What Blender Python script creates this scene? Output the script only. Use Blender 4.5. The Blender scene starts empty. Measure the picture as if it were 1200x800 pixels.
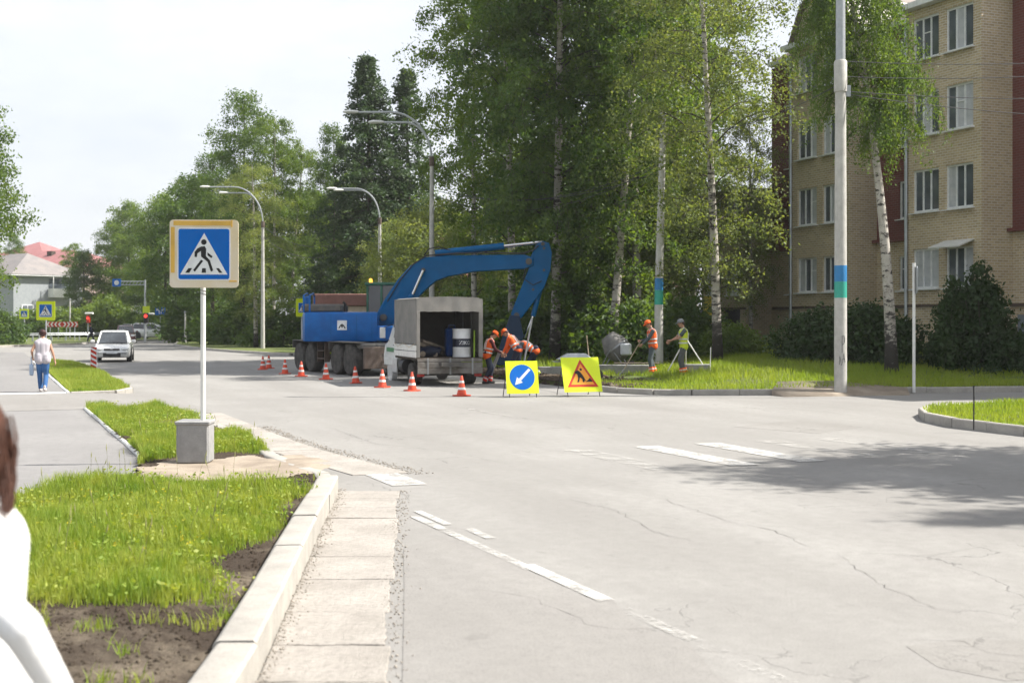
import bpy, math, random
import numpy as np
from mathutils import Vector, Matrix, Quaternion

R = math.radians
sc = bpy.context.scene
COL = sc.collection

# ------------------------------------------------------------------ camera
CAM_H, FPX, HOR = 2.0, 1500.0, 375.0          # eye height (m), focal length and horizon in 1200x800 pixels
cam_d = bpy.data.cameras.new('camera'); cam = bpy.data.objects.new('camera', cam_d); COL.objects.link(cam)
cam.location = (0, 0, CAM_H); cam.rotation_euler = (R(90), 0, 0)
cam_d.sensor_width = 36; cam_d.lens = 36*FPX/1200; cam_d.shift_y = -25/1200
cam_d.clip_start = .05; cam_d.clip_end = 6000
cam_d.dof.use_dof = True; cam_d.dof.focus_distance = 24; cam_d.dof.aperture_fstop = 2.5
sc.camera = cam

# ------------------------------------------------------------------ world, sun, exposure
SUN_EL, SUN_AZ = R(49), R(4)                   # azimuth from +X towards +Y
w = bpy.data.worlds.new('World'); sc.world = w; w.use_nodes = True
nt = w.node_tree; nt.nodes.clear()
out = nt.nodes.new('ShaderNodeOutputWorld'); bg = nt.nodes.new('ShaderNodeBackground')
sky = nt.nodes.new('ShaderNodeTexSky'); sky.sky_type = 'NISHITA'; sky.sun_disc = False
sky.sun_elevation = SUN_EL; sky.sun_rotation = R(90)-SUN_AZ
sky.air_density = 1.0; sky.dust_density = 3.0; sky.ozone_density = 1.0; sky.altitude = 100
# thin high cloud veil: noise over the sky direction lifts the blue towards white everywhere
tc = nt.nodes.new('ShaderNodeTexCoord'); mp = nt.nodes.new('ShaderNodeMapping'); mp.inputs['Scale'].default_value = (1.6, 1.6, 4.5)
nz = nt.nodes.new('ShaderNodeTexNoise'); nz.inputs['Scale'].default_value = 2.2; nz.inputs['Detail'].default_value = 7; nz.inputs['Roughness'].default_value = .6
mr = nt.nodes.new('ShaderNodeMapRange'); mr.inputs['From Min'].default_value = .35; mr.inputs['From Max'].default_value = .7
mr.inputs['To Min'].default_value = .55; mr.inputs['To Max'].default_value = .78
mx = nt.nodes.new('ShaderNodeMix'); mx.data_type = 'RGBA'; mx.inputs['B'].default_value = (9.6, 9.8, 10.3, 1)
nt.links.new(tc.outputs['Generated'], mp.inputs['Vector']); nt.links.new(mp.outputs['Vector'], nz.inputs['Vector'])
nt.links.new(nz.outputs['Fac'], mr.inputs['Value']); nt.links.new(mr.outputs['Result'], mx.inputs['Factor'])
nt.links.new(sky.outputs['Color'], mx.inputs['A']); nt.links.new(mx.outputs['Result'], bg.inputs['Color'])
bg.inputs['Strength'].default_value = .062
nt.links.new(bg.outputs['Background'], out.inputs['Surface'])

sun_d = bpy.data.lights.new('sun', 'SUN'); sun_d.energy = 5.0; sun_d.angle = R(.53); sun_d.color = (1, .95, .87)
sun = bpy.data.objects.new('sun', sun_d); COL.objects.link(sun)
sdir = Vector((math.cos(SUN_EL)*math.cos(SUN_AZ), math.cos(SUN_EL)*math.sin(SUN_AZ), math.sin(SUN_EL)))
sun.rotation_euler = sdir.to_track_quat('Z', 'Y').to_euler(); sun.location = sdir*200
vs = sc.view_settings; vs.view_transform = 'Standard'; vs.look = 'None'; vs.exposure = 1.08; vs.gamma = 1
sc.cycles.use_denoising = True
sc.cycles.use_adaptive_sampling = True; sc.cycles.adaptive_threshold = .02
sc.cycles.max_bounces = 6; sc.cycles.diffuse_bounces = 3; sc.cycles.transparent_max_bounces = 8
sc.cycles.caustics_reflective = False; sc.cycles.caustics_refractive = False

# ------------------------------------------------------------------ place frames
UX, UY = -.382, .924                            # direction of the main road, away from the camera
ROADROT = math.atan2(UY, UX)
def SN(s, n, z=0.): return Vector((UX*s+UY*n, UY*s-UX*n, z))
def G(px, py, z=0.):                            # a spot on the ground (or at height z) seen at a photo pixel
    d = FPX*(CAM_H-z)/(py-HOR); return Vector(((px-600)*d/FPX, d, z))
def D(px, d, z=0.): return Vector(((px-600)*d/FPX, d, z))
def ns(p): return (UX*p[0]+UY*p[1], UY*p[0]-UX*p[1])      # (s, n)

# ------------------------------------------------------------------ materials
MATS = {}
def lin(h):
    h = h.lstrip('#'); c = [int(h[i:i+2], 16)/255 for i in (0, 2, 4)]
    return tuple(x/12.92 if x <= .04045 else ((x+.055)/1.055)**2.4 for x in c)
class NT:
    def __init__(s, m): s.t = m.node_tree; s.n = s.t.nodes
    def new(s, typ, **kw):
        n = s.n.new(typ)
        for k, v in kw.items():
            if hasattr(n, k): setattr(n, k, v)
        return n
    def link(s, a, b): s.t.links.new(a, b)
    def noise(s, vec, scale, detail=4, rough=.55, dist=0):
        n = s.new('ShaderNodeTexNoise'); n.inputs['Scale'].default_value = scale; n.inputs['Detail'].default_value = detail
        n.inputs['Roughness'].default_value = rough; n.inputs['Distortion'].default_value = dist
        if vec is not None: s.link(vec, n.inputs['Vector'])
        return n.outputs['Fac']
    def ramp(s, fac, a, b, c0=(0, 0, 0), c1=(1, 1, 1)):
        n = s.new('ShaderNodeValToRGB'); n.color_ramp.elements[0].position = a; n.color_ramp.elements[1].position = b
        n.color_ramp.elements[0].color = (*c0, 1); n.color_ramp.elements[1].color = (*c1, 1); s.link(fac, n.inputs['Fac'])
        return n.outputs['Color']
    def mix(s, fac, a, b, mode='MIX'):
        n = s.new('ShaderNodeMix'); n.data_type = 'RGBA'; n.blend_type = mode
        for sock, v in ((n.inputs['Factor'], fac), (n.inputs['A'], a), (n.inputs['B'], b)):
            if isinstance(v, (int, float)): sock.default_value = v
            elif isinstance(v, tuple): sock.default_value = (*v[:3], 1)
            else: s.link(v, sock)
        return n.outputs['Result']
    def math(s, op, a, b=0.):
        n = s.new('ShaderNodeMath'); n.operation = op
        for sock, v in ((n.inputs[0], a), (n.inputs[1], b)):
            if isinstance(v, (int, float)): sock.default_value = v
            else: s.link(v, sock)
        return n.outputs[0]
    def bump(s, h, strength, dist, p):
        n = s.new('ShaderNodeBump'); n.inputs['Strength'].default_value = strength; n.inputs['Distance'].default_value = dist
        s.link(h, n.inputs['Height']); s.link(n.outputs['Normal'], p.inputs['Normal'])
def base_mat(name):
    m = bpy.data.materials.new(name); m.use_nodes = True; MATS[name] = m
    t = NT(m); p = t.n['Principled BSDF']; return m, t, p
def mat(name, c, rough=.6, c2=None, scale=4., metal=0., bump=0., bscale=40., spec=.4, coat=0., trans=0., speck=0., world=False, emit=None, lo=.35, hi=.65):
    m, t, p = base_mat(name)
    if world: vec = t.new('ShaderNodeNewGeometry').outputs['Position']
    else: vec = t.new('ShaderNodeTexCoord').outputs['Object']
    if c2 is None: c2 = tuple(x*.82 for x in c)
    f = t.ramp(t.noise(vec, scale, 6, .6), lo, hi); col = t.mix(f, tuple(c), tuple(c2))
    if speck:
        f2 = t.ramp(t.noise(vec, scale*14, 3, .7), .45, .75); col = t.mix(t.math('MULTIPLY', f2, speck), col, tuple(x*.45 for x in c))
    t.link(col, p.inputs['Base Color'])
    r = t.noise(vec, scale*2.3, 3); mrn = t.new('ShaderNodeMapRange'); mrn.inputs['To Min'].default_value = max(.02, rough-.1); mrn.inputs['To Max'].default_value = min(1, rough+.1)
    t.link(r, mrn.inputs['Value']); t.link(mrn.outputs['Result'], p.inputs['Roughness'])
    p.inputs['Metallic'].default_value = metal; p.inputs['Specular IOR Level'].default_value = spec
    p.inputs['Coat Weight'].default_value = coat; p.inputs['Coat Roughness'].default_value = .08
    p.inputs['Transmission Weight'].default_value = trans
    if emit: p.inputs['Emission Color'].default_value = (*emit[0], 1); p.inputs['Emission Strength'].default_value = emit[1]
    if bump: t.bump(t.noise(vec, bscale, 5, .65), bump, .02, p)
    return m

def leaf_mat(name, c1, c2, tr=.45, trc=None, scale=.9):
    m, t, p = base_mat(name)
    pos = t.new('ShaderNodeNewGeometry').outputs['Position']; oi = t.new('ShaderNodeObjectInfo').outputs['Random']
    f = t.ramp(t.noise(pos, scale, 3), .35, .65); f2 = t.ramp(t.noise(pos, 9, 2), .3, .7)
    col = t.mix(t.math('ADD', t.math('MULTIPLY', f, .55), t.math('MULTIPLY', f2, .45)), c1, c2)
    col = t.mix(t.math('MULTIPLY', oi, .35), col, tuple(x*.6 for x in c1))
    t.n.remove(p)
    d = t.new('ShaderNodeBsdfPrincipled'); d.inputs['Roughness'].default_value = .55; d.inputs['Specular IOR Level'].default_value = .25; t.link(col, d.inputs['Base Color'])
    tl = t.new('ShaderNodeBsdfTranslucent'); t.link(t.mix(1., col, trc or (1.9, 1.75, .55), 'MULTIPLY'), tl.inputs['Color'])
    ms = t.new('ShaderNodeMixShader'); ms.inputs['Fac'].default_value = tr
    t.link(d.outputs['BSDF'], ms.inputs[1]); t.link(tl.outputs['BSDF'], ms.inputs[2]); t.link(ms.outputs['Shader'], t.n['Material Output'].inputs['Surface'])
    return m

def asphalt(name, c1, c2, c3, crack=1.0, tint=1.0):
    m, t, p = base_mat(name)
    pos = t.new('ShaderNodeNewGeometry').outputs['Position']
    mpn = t.new('ShaderNodeMapping'); mpn.inputs['Rotation'].default_value = (0, 0, -ROADROT); t.link(pos, mpn.inputs['Vector'])
    vec = mpn.outputs['Vector']
    st = t.new('ShaderNodeMapping'); st.inputs['Scale'].default_value = (.06, .55, 1); t.link(vec, st.inputs['Vector'])
    tracks = t.ramp(t.noise(st.outputs['Vector'], 1.0, 4, .6), .35, .68)
    patch = t.ramp(t.noise(vec, .35, 5, .6, .4), .4, .62)
    fine = t.noise(vec, 55, 4, .7); mid = t.noise(vec, 7, 5, .65)
    col = t.mix(tracks, c1, c2); col = t.mix(t.math('MULTIPLY', patch, .55), col, c3)
    col = t.mix(t.math('MULTIPLY', t.ramp(mid, .35, .7), .38), col, tuple(x*.72 for x in c1))
    col = t.mix(t.math('MULTIPLY', t.ramp(fine, .5, .7), .45), col, tuple(x*.45 for x in c1))
    spots = t.ramp(t.noise(vec, 2.6, 3, .5), .68, .74); col = t.mix(t.math('MULTIPLY', spots, .22), col, tuple(x*.4 for x in c1))
    # cracks: warped cell borders, broken up by a mask
    wv = t.new('ShaderNodeVectorMath'); wv.operation = 'ADD'
    nn = t.new('ShaderNodeTexNoise'); nn.inputs['Scale'].default_value = 1.3; nn.inputs['Detail'].default_value = 5; t.link(vec, nn.inputs['Vector'])
    sub = t.new('ShaderNodeVectorMath'); sub.operation = 'SCALE'; sub.inputs['Scale'].default_value = 1.6; t.link(nn.outputs['Color'], sub.inputs[0])
    t.link(vec, wv.inputs[0]); t.link(sub.outputs[0], wv.inputs[1])
    vo = t.new('ShaderNodeTexVoronoi'); vo.feature = 'DISTANCE_TO_EDGE'; vo.inputs['Scale'].default_value = .33; t.link(wv.outputs[0], vo.inputs['Vector'])
    line = t.ramp(vo.outputs['Distance'], .001, .0045, (1, 1, 1), (0, 0, 0))
    mask = t.ramp(t.noise(vec, .45, 3), .5, .64)
    ck = t.math('MULTIPLY', t.math('MULTIPLY', line, mask), crack)
    col = t.mix(t.math('MULTIPLY', ck, .75), col, tuple(x*.4 for x in c1))
    t.link(col, p.inputs['Base Color']); p.inputs['Roughness'].default_value = .88; p.inputs['Specular IOR Level'].default_value = .3
    h = t.math('SUBTRACT', fine, t.math('MULTIPLY', ck, 2.)); t.bump(h, .35, .012, p)
    return m

def brick_mat(name, c1, c2, mortar):
    m, t, p = base_mat(name)
    oc = t.new('ShaderNodeTexCoord').outputs['Object']
    sx = t.new('ShaderNodeSeparateXYZ'); t.link(oc, sx.inputs[0]); cb = t.new('ShaderNodeCombineXYZ')
    t.link(t.math('ADD', sx.outputs['X'], sx.outputs['Y']), cb.inputs['X']); t.link(sx.outputs['Z'], cb.inputs['Y'])
    b = t.new('ShaderNodeTexBrick'); t.link(cb.outputs[0], b.inputs['Vector'])
    b.inputs['Scale'].default_value = 1; b.inputs['Brick Width'].default_value = .26; b.inputs['Row Height'].default_value = .095
    b.inputs['Mortar Size'].default_value = .013; b.inputs['Mortar Smooth'].default_value = .2; b.inputs['Bias'].default_value = -.1
    b.inputs['Color1'].default_value = (*c1, 1); b.inputs['Color2'].default_value = (*c2, 1); b.inputs['Mortar'].default_value = (*mortar, 1)
    g = t.ramp(t.noise(oc, .55, 5, .6), .35, .7); col = t.mix(t.math('MULTIPLY', g, .3), b.outputs['Color'], tuple(x*.6 for x in c1))
    t.link(col, p.inputs['Base Color']); p.inputs['Roughness'].default_value = .85
    t.bump(t.math('SUBTRACT', 1., b.outputs['Fac']), .5, .01, p)
    return m

def birch_mat(name):
    m, t, p = base_mat(name)
    oc = t.new('ShaderNodeTexCoord').outputs['Object']
    mpn = t.new('ShaderNodeMapping'); mpn.inputs['Scale'].default_value = (2.2, 2.2, 7.5); t.link(oc, mpn.inputs['Vector'])
    f = t.ramp(t.noise(mpn.outputs['Vector'], 1.1, 5, .7), .53, .6)
    sx = t.new('ShaderNodeSeparateXYZ'); t.link(oc, sx.inputs[0])
    low = t.new('ShaderNodeMapRange'); low.inputs['From Min'].default_value = 2.6; low.inputs['From Max'].default_value = .2; t.link(sx.outputs['Z'], low.inputs['Value'])
    f2 = t.ramp(t.math('ADD', t.noise(mpn.outputs['Vector'], .9, 6, .75), t.math('MULTIPLY', low.outputs['Result'], .3)), .58, .68)
    fm = t.math('MAXIMUM', f, f2)
    col = t.mix(t.ramp(t.noise(oc, 3, 3), .3, .7), (.5, .47, .42), (.33, .3, .26)); col = t.mix(fm, col, (.035, .03, .027))
    t.link(col, p.inputs['Base Color']); p.inputs['Roughness'].default_value = .8; t.bump(fm, .5, .02, p)
    return m

def soil_mat(name):
    m, t, p = base_mat(name)
    pos = t.new('ShaderNodeNewGeometry').outputs['Position']
    a = t.ramp(t.noise(pos, .9, 6, .6, .5), .5, .66); b = t.ramp(t.noise(pos, 22, 5, .7), .35, .7)
    col = t.mix(a, (.07, .053, .04), (.24, .2, .15)); col = t.mix(t.math('MULTIPLY', b, .45), col, (.035, .027, .02))
    t.link(col, p.inputs['Base Color']); p.inputs['Roughness'].default_value = .95; p.inputs['Specular IOR Level'].default_value = .15
    t.bump(t.noise(pos, 18, 6, .75), .9, .06, p)
    return m

def lawn_mat(name):
    m, t, p = base_mat(name)
    pos = t.new('ShaderNodeNewGeometry').outputs['Position']
    a = t.ramp(t.noise(pos, .5, 5), .35, .65); b = t.ramp(t.noise(pos, 14, 5, .7), .3, .7)
    col = t.mix(a, (.1, .145, .026), (.16, .175, .045)); col = t.mix(t.math('MULTIPLY', b, .5), col, (.03, .05, .012))
    t.link(col, p.inputs['Base Color']); p.inputs['Roughness'].default_value = .95; t.bump(t.noise(pos, 16, 5, .7), .9, .08, p)
    return m

def paint_mat(name, wear, c=(.5, .49, .465)):
    m, t, p = base_mat(name)
    pos = t.new('ShaderNodeNewGeometry').outputs['Position']
    col = t.mix(t.ramp(t.noise(pos, 3, 5), .3, .7), c, tuple(x*.82 for x in c))
    t.link(col, p.inputs['Base Color']); p.inputs['Roughness'].default_value = .8
    f = t.ramp(t.math('ADD', t.math('MULTIPLY', t.noise(pos, 30, 5, .75), .45), t.math('MULTIPLY', t.noise(pos, 3.5, 4, .6), .55)), wear-.1, wear+.1)
    tr = t.new('ShaderNodeBsdfTransparent'); ms = t.new('ShaderNodeMixShader'); t.link(f, ms.inputs['Fac'])
    t.link(p.outputs['BSDF'], ms.inputs[1]); t.link(tr.outputs['BSDF'], ms.inputs[2]); t.link(ms.outputs['Shader'], t.n['Material Output'].inputs['Surface'])
    return m

def glass_mat(name, c=(.06, .072, .085), rough=.06):
    m, t, p = base_mat(name)
    oc = t.new('ShaderNodeTexCoord').outputs['Object']
    t.link(t.mix(t.ramp(t.noise(oc, .9, 3), .4, .6), c, tuple(x*1.8 for x in c)), p.inputs['Base Color'])
    p.inputs['Roughness'].default_value = rough; p.inputs['Specular IOR Level'].default_value = .9
    t.bump(t.noise(oc, 1.4, 2), .06, .02, p)
    return m

asphalt('asphalt', (.225, .218, .206), (.285, .278, .265), (.205, .198, .188))
asphalt('path_asphalt', (.205, .2, .198), (.235, .23, .226), (.185, .18, .178), .3)
asphalt('patch_asphalt', (.22, .212, .201), (.262, .253, .24), (.2, .192, .181), .6)
mat('concrete', (.38, .36, .325), .85, (.29, .275, .25), 3, bump=.4, bscale=60, speck=.35, world=True)
mat('slab_concrete', (.36, .335, .305), .88, (.27, .25, .225), 1.6, bump=.7, bscale=45, speck=.6, world=True)
mat('pole_concrete', (.5, .49, .46), .85, (.4, .39, .365), 5, bump=.3, bscale=60, speck=.3)
mat('old_concrete', (.3, .3, .29), .88, (.2, .2, .195), 6, bump=.4, bscale=40, speck=.4)
mat('box_concrete', (.3, .3, .3), .85, (.24, .24, .24), 8, bump=.3, bscale=60, speck=.3)
soil_mat('soil'); lawn_mat('lawn')
mat('gravel', (.34, .31, .27), .95, (.2, .18, .155), 9, world=True)
mat('sand', (.33, .28, .22), .95, (.22, .18, .14), 2.5, bump=.5, bscale=30, speck=.35, world=True)
paint_mat('road_paint', .55); paint_mat('worn_paint', .49); paint_mat('faint_paint', .425)
leaf_mat('grass', (.15, .27, .032), (.44, .46, .11), .43, (1.35, 1.3, .5), 2.6)
leaf_mat('lawn_grass', (.2, .3, .035), (.38, .42, .08), .42, (1.5, 1.5, .5), .6)
leaf_mat('birch_leaf', (.055, .115, .034), (.18, .24, .065), .46, (1.8, 1.75, .45))
leaf_mat('birch_leaf_pale', (.115, .17, .058), (.26, .29, .12), .45, (1.75, 1.65, .55))
leaf_mat('dark_leaf', (.042, .095, .034), (.13, .185, .056), .44, (1.9, 1.85, .5))
leaf_mat('spruce_leaf', (.04, .078, .038), (.085, .12, .055), .3, (1.4, 1.5, .8))
leaf_mat('shrub_leaf', (.025, .055, .02), (.055, .09, .03), .25)
leaf_mat('light_shrub_leaf', (.09, .15, .03), (.14, .2, .045), .4)
leaf_mat('weed_flower', (.5, .42, .03), (.55, .5, .06), .3)
birch_mat('birch_bark'); mat('bark', (.085, .07, .055), .95, (.04, .034, .028), 6, bump=.8, bscale=25)
brick_mat('yellow_brick', (.56, .44, .275), (.4, .305, .185), (.66, .62, .54))
brick_mat('red_brick', (.17, .042, .034), (.13, .035, .03), (.18, .1, .085))
mat('stucco_blue', (.2, .23, .26), .9, bump=.3)
mat('white_frame', (.82, .83, .84), .35); glass_mat('window_glass'); mat('curtain', (.55, .56, .58), .9, (.4, .42, .45), 3)
mat('dark_room', (.02, .022, .025), .9)
mat('zinc', (.42, .45, .47), .35, (.34, .37, .39), 5, metal=.7); mat('roof_metal', (.13, .09, .075), .5)
mat('galvanised', (.4, .42, .44), .45, (.33, .35, .37), 8, metal=.4)
mat('white_paint', (.72, .72, .7), .45, (.62, .62, .6), 5); mat('black_metal', (.02, .02, .022), .5); mat('rubber', (.03, .029, .028), .9, (.09, .083, .075), 5)
mat('sign_border', (.62, .52, .34), .55, (.66, .6, .5), 2.5); mat('sign_tape', (.68, .42, .08), .5)
mat('sign_blue', (.001, .105, .42), .45, (.001, .12, .48), 2, spec=.2); mat('sign_white', (.74, .76, .78), .4); mat('sign_black', (.012, .012, .013), .5)
mat('sign_lime', (.66, .78, .015), .4, (.6, .72, .012), 2); mat('sign_red', (.5, .03, .015), .4); mat('sign_orange', (.75, .27, .02), .4, (.8, .36, .03), 2)
mat('excavator_blue', (.0, .12, .42), .45, (.001, .085, .31), 2.5, spec=.25, coat=.1, speck=.2); mat('bucket_blue', (.003, .025, .07), .6); mat('boom_blue', (.0, .105, .29), .5, (.0, .085, .23), 2, spec=.12, coat=.05, speck=.3)
mat('machine_green', (.02, .13, .075), .45, (.015, .09, .055), 4); mat('chassis_grey', (.075, .075, .075), .7, (.12, .11, .095), 5, speck=.4)
mat('rust_plate', (.13, .1, .085), .8, (.09, .065, .05), 5, bump=.3); mat('rim_grey', (.34, .32, .29), .6, (.12, .11, .1), 6); mat('rim_green', (.06, .2, .09), .55)
mat('chrome', (.75, .75, .76), .22, metal=1.); mat('beacon_amber', (.9, .35, .02), .3, emit=((1, .45, .05), 1.2))
mat('tarp', (.21, .2, .185), .75, (.15, .147, .14), 2.2, bump=.25, bscale=8); mat('tarp_inner', (.11, .1, .095), .9)
mat('plank', (.2, .19, .175), .85, (.13, .115, .1), 5, bump=.4, bscale=30, speck=.3); mat('log_wood', (.24, .2, .16), .9, (.14, .11, .085), 7)
mat('cab_white', (.68, .69, .68), .3, coat=.5); mat('stripe_green', (.03, .2, .07), .4)
mat('barrel_white', (.66, .67, .68), .4, speck=.15); mat('barrel_band', (.012, .015, .035), .4); mat('canister_blue', (.01, .05, .2), .4); mat('lime_plastic', (.35, .55, .05), .5)
mat('cone_orange', (.62, .075, .03), .5, (.5, .06, .03), 6, speck=.15); mat('cone_white', (.7, .7, .68), .5)
mat('skin', (.42, .24, .16), .55, (.38, .21, .14), 6); mat('hi_vis_orange', (.85, .13, .015), .7, (.72, .1, .012), 6); mat('hi_vis_lime', (.58, .68, .03), .7, (.5, .6, .03), 6)
mat('reflective', (.6, .62, .62), .4); mat('navy_cloth', (.016, .022, .045), .85); mat('grey_cloth', (.1, .105, .105), .9, (.075, .08, .08), 8); mat('slate_cloth', (.085, .105, .115), .9)
mat('maroon_cloth', (.1, .025, .03), .9); mat('denim', (.025, .09, .24), .85, (.05, .14, .33), 5); mat('white_cloth', (.8, .8, .79), .8, (.74, .75, .76), 6, bump=.3, bscale=9)
mat('lilac_cloth', (.5, .47, .51), .85); mat('hair_dark', (.045, .015, .014), .6); mat('hair_brown', (.085, .034, .02), .55, (.05, .02, .013), 20); mat('shoe_dark', (.02, .02, .02), .7); mat('shoe_pale', (.5, .45, .43), .7); mat('grey_cap', (.2, .21, .22), .8); mat('bag_blue', (.35, .45, .6), .7)
mat('car_silver', (.7, .71, .7), .28, metal=.1, coat=1.); mat('car_maroon', (.12, .02, .025), .3, coat=1.); mat('car_white', (.74, .74, .74), .3, coat=1.); mat('car_dark', (.03, .032, .036), .3, coat=1.)
glass_mat('car_glass', (.02, .024, .028), .04); mat('black_plastic', (.018, .018, .019), .6); mat('lamp_glass', (.7, .72, .74), .12, coat=1.); mat('tail_red', (.4, .02, .02), .25); mat('alloy', (.5, .5, .5), .35, metal=.8)
mat('mixer_grey', (.12, .12, .115), .7, (.2, .19, .18), 4); mat('bag_white', (.5, .52, .54), .8); mat('tool_wood', (.45, .36, .25), .7); mat('steel', (.3, .31, .32), .45, metal=.6)
mat('band_blue', (.03, .2, .45), .5); mat('band_green', (.04, .35, .27), .5); mat('band_yellow', (.62, .5, .05), .5)
mat('graffiti', (.12, .12, .12), .7); mat('fence_grey', (.3, .32, .35), .5, (.26, .28, .31), 3)
mat('house_grey', (.3, .32, .34), .9, (.26, .28, .3), 3); mat('house_beige', (.5, .42, .34), .9); mat('slate_roof', (.17, .16, .16), .8, (.22, .2, .19), 1); mat('red_roof', (.3, .13, .13), .8, (.24, .1, .1), 1); mat('pink_wall', (.5, .38, .34), .9)
mat('brown_roof', (.2, .095, .08), .8); mat('wire', (.05, .05, .055), .6); mat('light_red', (.5, .02, .02), .3, emit=((1, .05, .03), 1.0)); mat('wood_dark', (.06, .045, .035), .9)
mat('crack_fill', (.125, .12, .112), .95); asphalt('old_patch', (.215, .207, .195), (.265, .257, .243), (.19, .182, .17), 1.)
mat('seed_stalk', (.3, .3, .12), .8)
# ------------------------------------------------------------------ mesh helpers
def link(o, parent=None):
    COL.objects.link(o)
    if parent is not None: o.parent = parent
    return o
def thing(name, label, cat, loc=(0, 0, 0), rz=0., group=None, kind=None):
    o = bpy.data.objects.new(name, None); o.empty_display_size = .2; COL.objects.link(o)
    o.location = loc; o.rotation_euler = (0, 0, rz)
    if label: o['label'] = label
    if cat: o['category'] = cat
    if group: o['group'] = group
    if kind: o['kind'] = kind
    return o
def tag(o, label=None, cat=None, group=None, kind=None):
    for k, v in (('label', label), ('category', cat), ('group', group), ('kind', kind)):
        if v: o[k] = v
    return o
def obj(name, me, m=None, parent=None, loc=None, rot=None, scale=None):
    o = bpy.data.objects.new(name, me)
    if m and not me.materials: me.materials.append(MATS[m])
    if loc is not None: o.location = loc
    if rot is not None: o.rotation_euler = rot
    if scale is not None: o.scale = scale
    return link(o, parent)
def copy_tree(o, parent=None):
    c = o.copy(); COL.objects.link(c); c.parent = parent
    for ch in list(o.children):
        if ch != c: copy_tree(ch, c)
    return c
def frame_for(d):
    d = Vector(d).normalized(); a = Vector((0, 0, 1)) if abs(d.z) < .95 else Vector((1, 0, 0))
    x = d.cross(a).normalized(); y = d.cross(x).normalized(); return x, y
class MB:
    def __init__(s): s.v = []; s.f = []
    def add(s, vs_, fs, M=None):
        o = len(s.v)
        s.v += [tuple(M @ Vector(p)) for p in vs_] if M is not None else [tuple(p) for p in vs_]
        s.f += [tuple(i+o for i in f) for f in fs]; return s
    def box(s, c, d, M=None, rz=0., ry=0., rx=0.):
        x, y, z = (k/2 for k in d)
        vv = [(-x, -y, -z), (x, -y, -z), (x, y, -z), (-x, y, -z), (-x, -y, z), (x, -y, z), (x, y, z), (-x, y, z)]
        T = Matrix.Translation(c) @ Matrix.Rotation(rz, 4, 'Z') @ Matrix.Rotation(ry, 4, 'Y') @ Matrix.Rotation(rx, 4, 'X')
        if M is not None: T = M @ T
        return s.add(vv, [(0, 3, 2, 1), (4, 5, 6, 7), (0, 1, 5, 4), (1, 2, 6, 5), (2, 3, 7, 6), (3, 0, 4, 7)], T)
    def bbox(s, c, d, b=.02, M=None, rz=0., ry=0., rx=0.):      # chamfered box
        x, y, z = (k/2 for k in d); b = min(b, x*.45, y*.45, z*.45)
        T = Matrix.Translation(c) @ Matrix.Rotation(rz, 4, 'Z') @ Matrix.Rotation(ry, 4, 'Y') @ Matrix.Rotation(rx, 4, 'X')
        if M is not None: T = M @ T
        rings = []
        for zz, k in ((-z, b), (-z+b, 0), (z-b, 0), (z, b)):
            X, Y = x-k, y-k; c2 = b
            rings.append([(-X+c2, -Y, zz), (X-c2, -Y, zz), (X, -Y+c2, zz), (X, Y-c2, zz), (X-c2, Y, zz), (-X+c2, Y, zz), (-X, Y-c2, zz), (-X, -Y+c2, zz)])
        return s.loft(rings, True, T)
    def loft(s, rings, cap=True, M=None, closed=True):
        n = len(rings[0]); vv = [p for r in rings for p in r]; ff = []
        for i in range(len(rings)-1):
            for j in range(n if closed else n-1):
                k = (j+1) % n; ff.append((i*n+j, i*n+k, (i+1)*n+k, (i+1)*n+j))
        if cap: ff.append(tuple(range(n-1, -1, -1))); ff.append(tuple((len(rings)-1)*n+j for j in range(n)))
        return s.add(vv, ff, M)
    def tube(s, pts, rad, n=8, cap=True, M=None):
        pts = [Vector(p) for p in pts]
        if isinstance(rad, (int, float)): rad = [rad]*len(pts)
        rings = []; px = None
        for i, p in enumerate(pts):
            d = (pts[min(i+1, len(pts)-1)]-pts[max(i-1, 0)])
            if d.length < 1e-9: d = Vector((0, 0, 1))
            d.normalize()
            if px is None: x, y = frame_for(d)
            else:
                x = (px-d*px.dot(d))
                x = x.normalized() if x.length > 1e-6 else frame_for(d)[0]
                y = d.cross(x)
            px = x
            rings.append([p+(x*math.cos(2*math.pi*j/n)+y*math.sin(2*math.pi*j/n))*rad[i] for j in range(n)])
        return s.loft(rings, cap, M)
    def cyl(s, a, b, r0, r1=None, n=16, M=None): return s.tube([a, b], [r0, r0 if r1 is None else r1], n, True, M)
    def lathe(s, prof, n=24, M=None, cap=True):
        return s.loft([[(r*math.cos(2*math.pi*j/n), r*math.sin(2*math.pi*j/n), z) for j in range(n)] for r, z in prof], cap, M)
    def prism(s, poly, y0, y1, M=None):        # polygon in x-z, extruded along y
        n = len(poly); vv = [(x, y0, z) for x, z in poly]+[(x, y1, z) for x, z in poly]
        ff = [tuple(range(n)), tuple(range(2*n-1, n-1, -1))]+[(i, i+n, (i+1) % n+n, (i+1) % n) for i in range(n)]
        return s.add(vv, ff, M)
    def slab(s, poly, z0, z1, M=None):         # polygon in x-y, extruded along z
        n = len(poly); vv = [(x, y, z0) for x, y in poly]+[(x, y, z1) for x, y in poly]
        ff = [tuple(range(n-1, -1, -1)), tuple(range(n, 2*n))]+[(i, (i+1) % n, (i+1) % n+n, i+n) for i in range(n)]
        return s.add(vv, ff, M)
    def ball(s, c, r, n=12, M=None):
        r = (r, r, r) if isinstance(r, (int, float)) else r; rings = []
        for i in range(1, n//2+1):
            a = math.pi*i/(n//2+1); rings.append([(c[0]+r[0]*math.sin(a)*math.cos(2*math.pi*j/n), c[1]+r[1]*math.sin(a)*math.sin(2*math.pi*j/n), c[2]-r[2]*math.cos(a)) for j in range(n)])
        return s.loft(rings, True, M)
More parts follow.
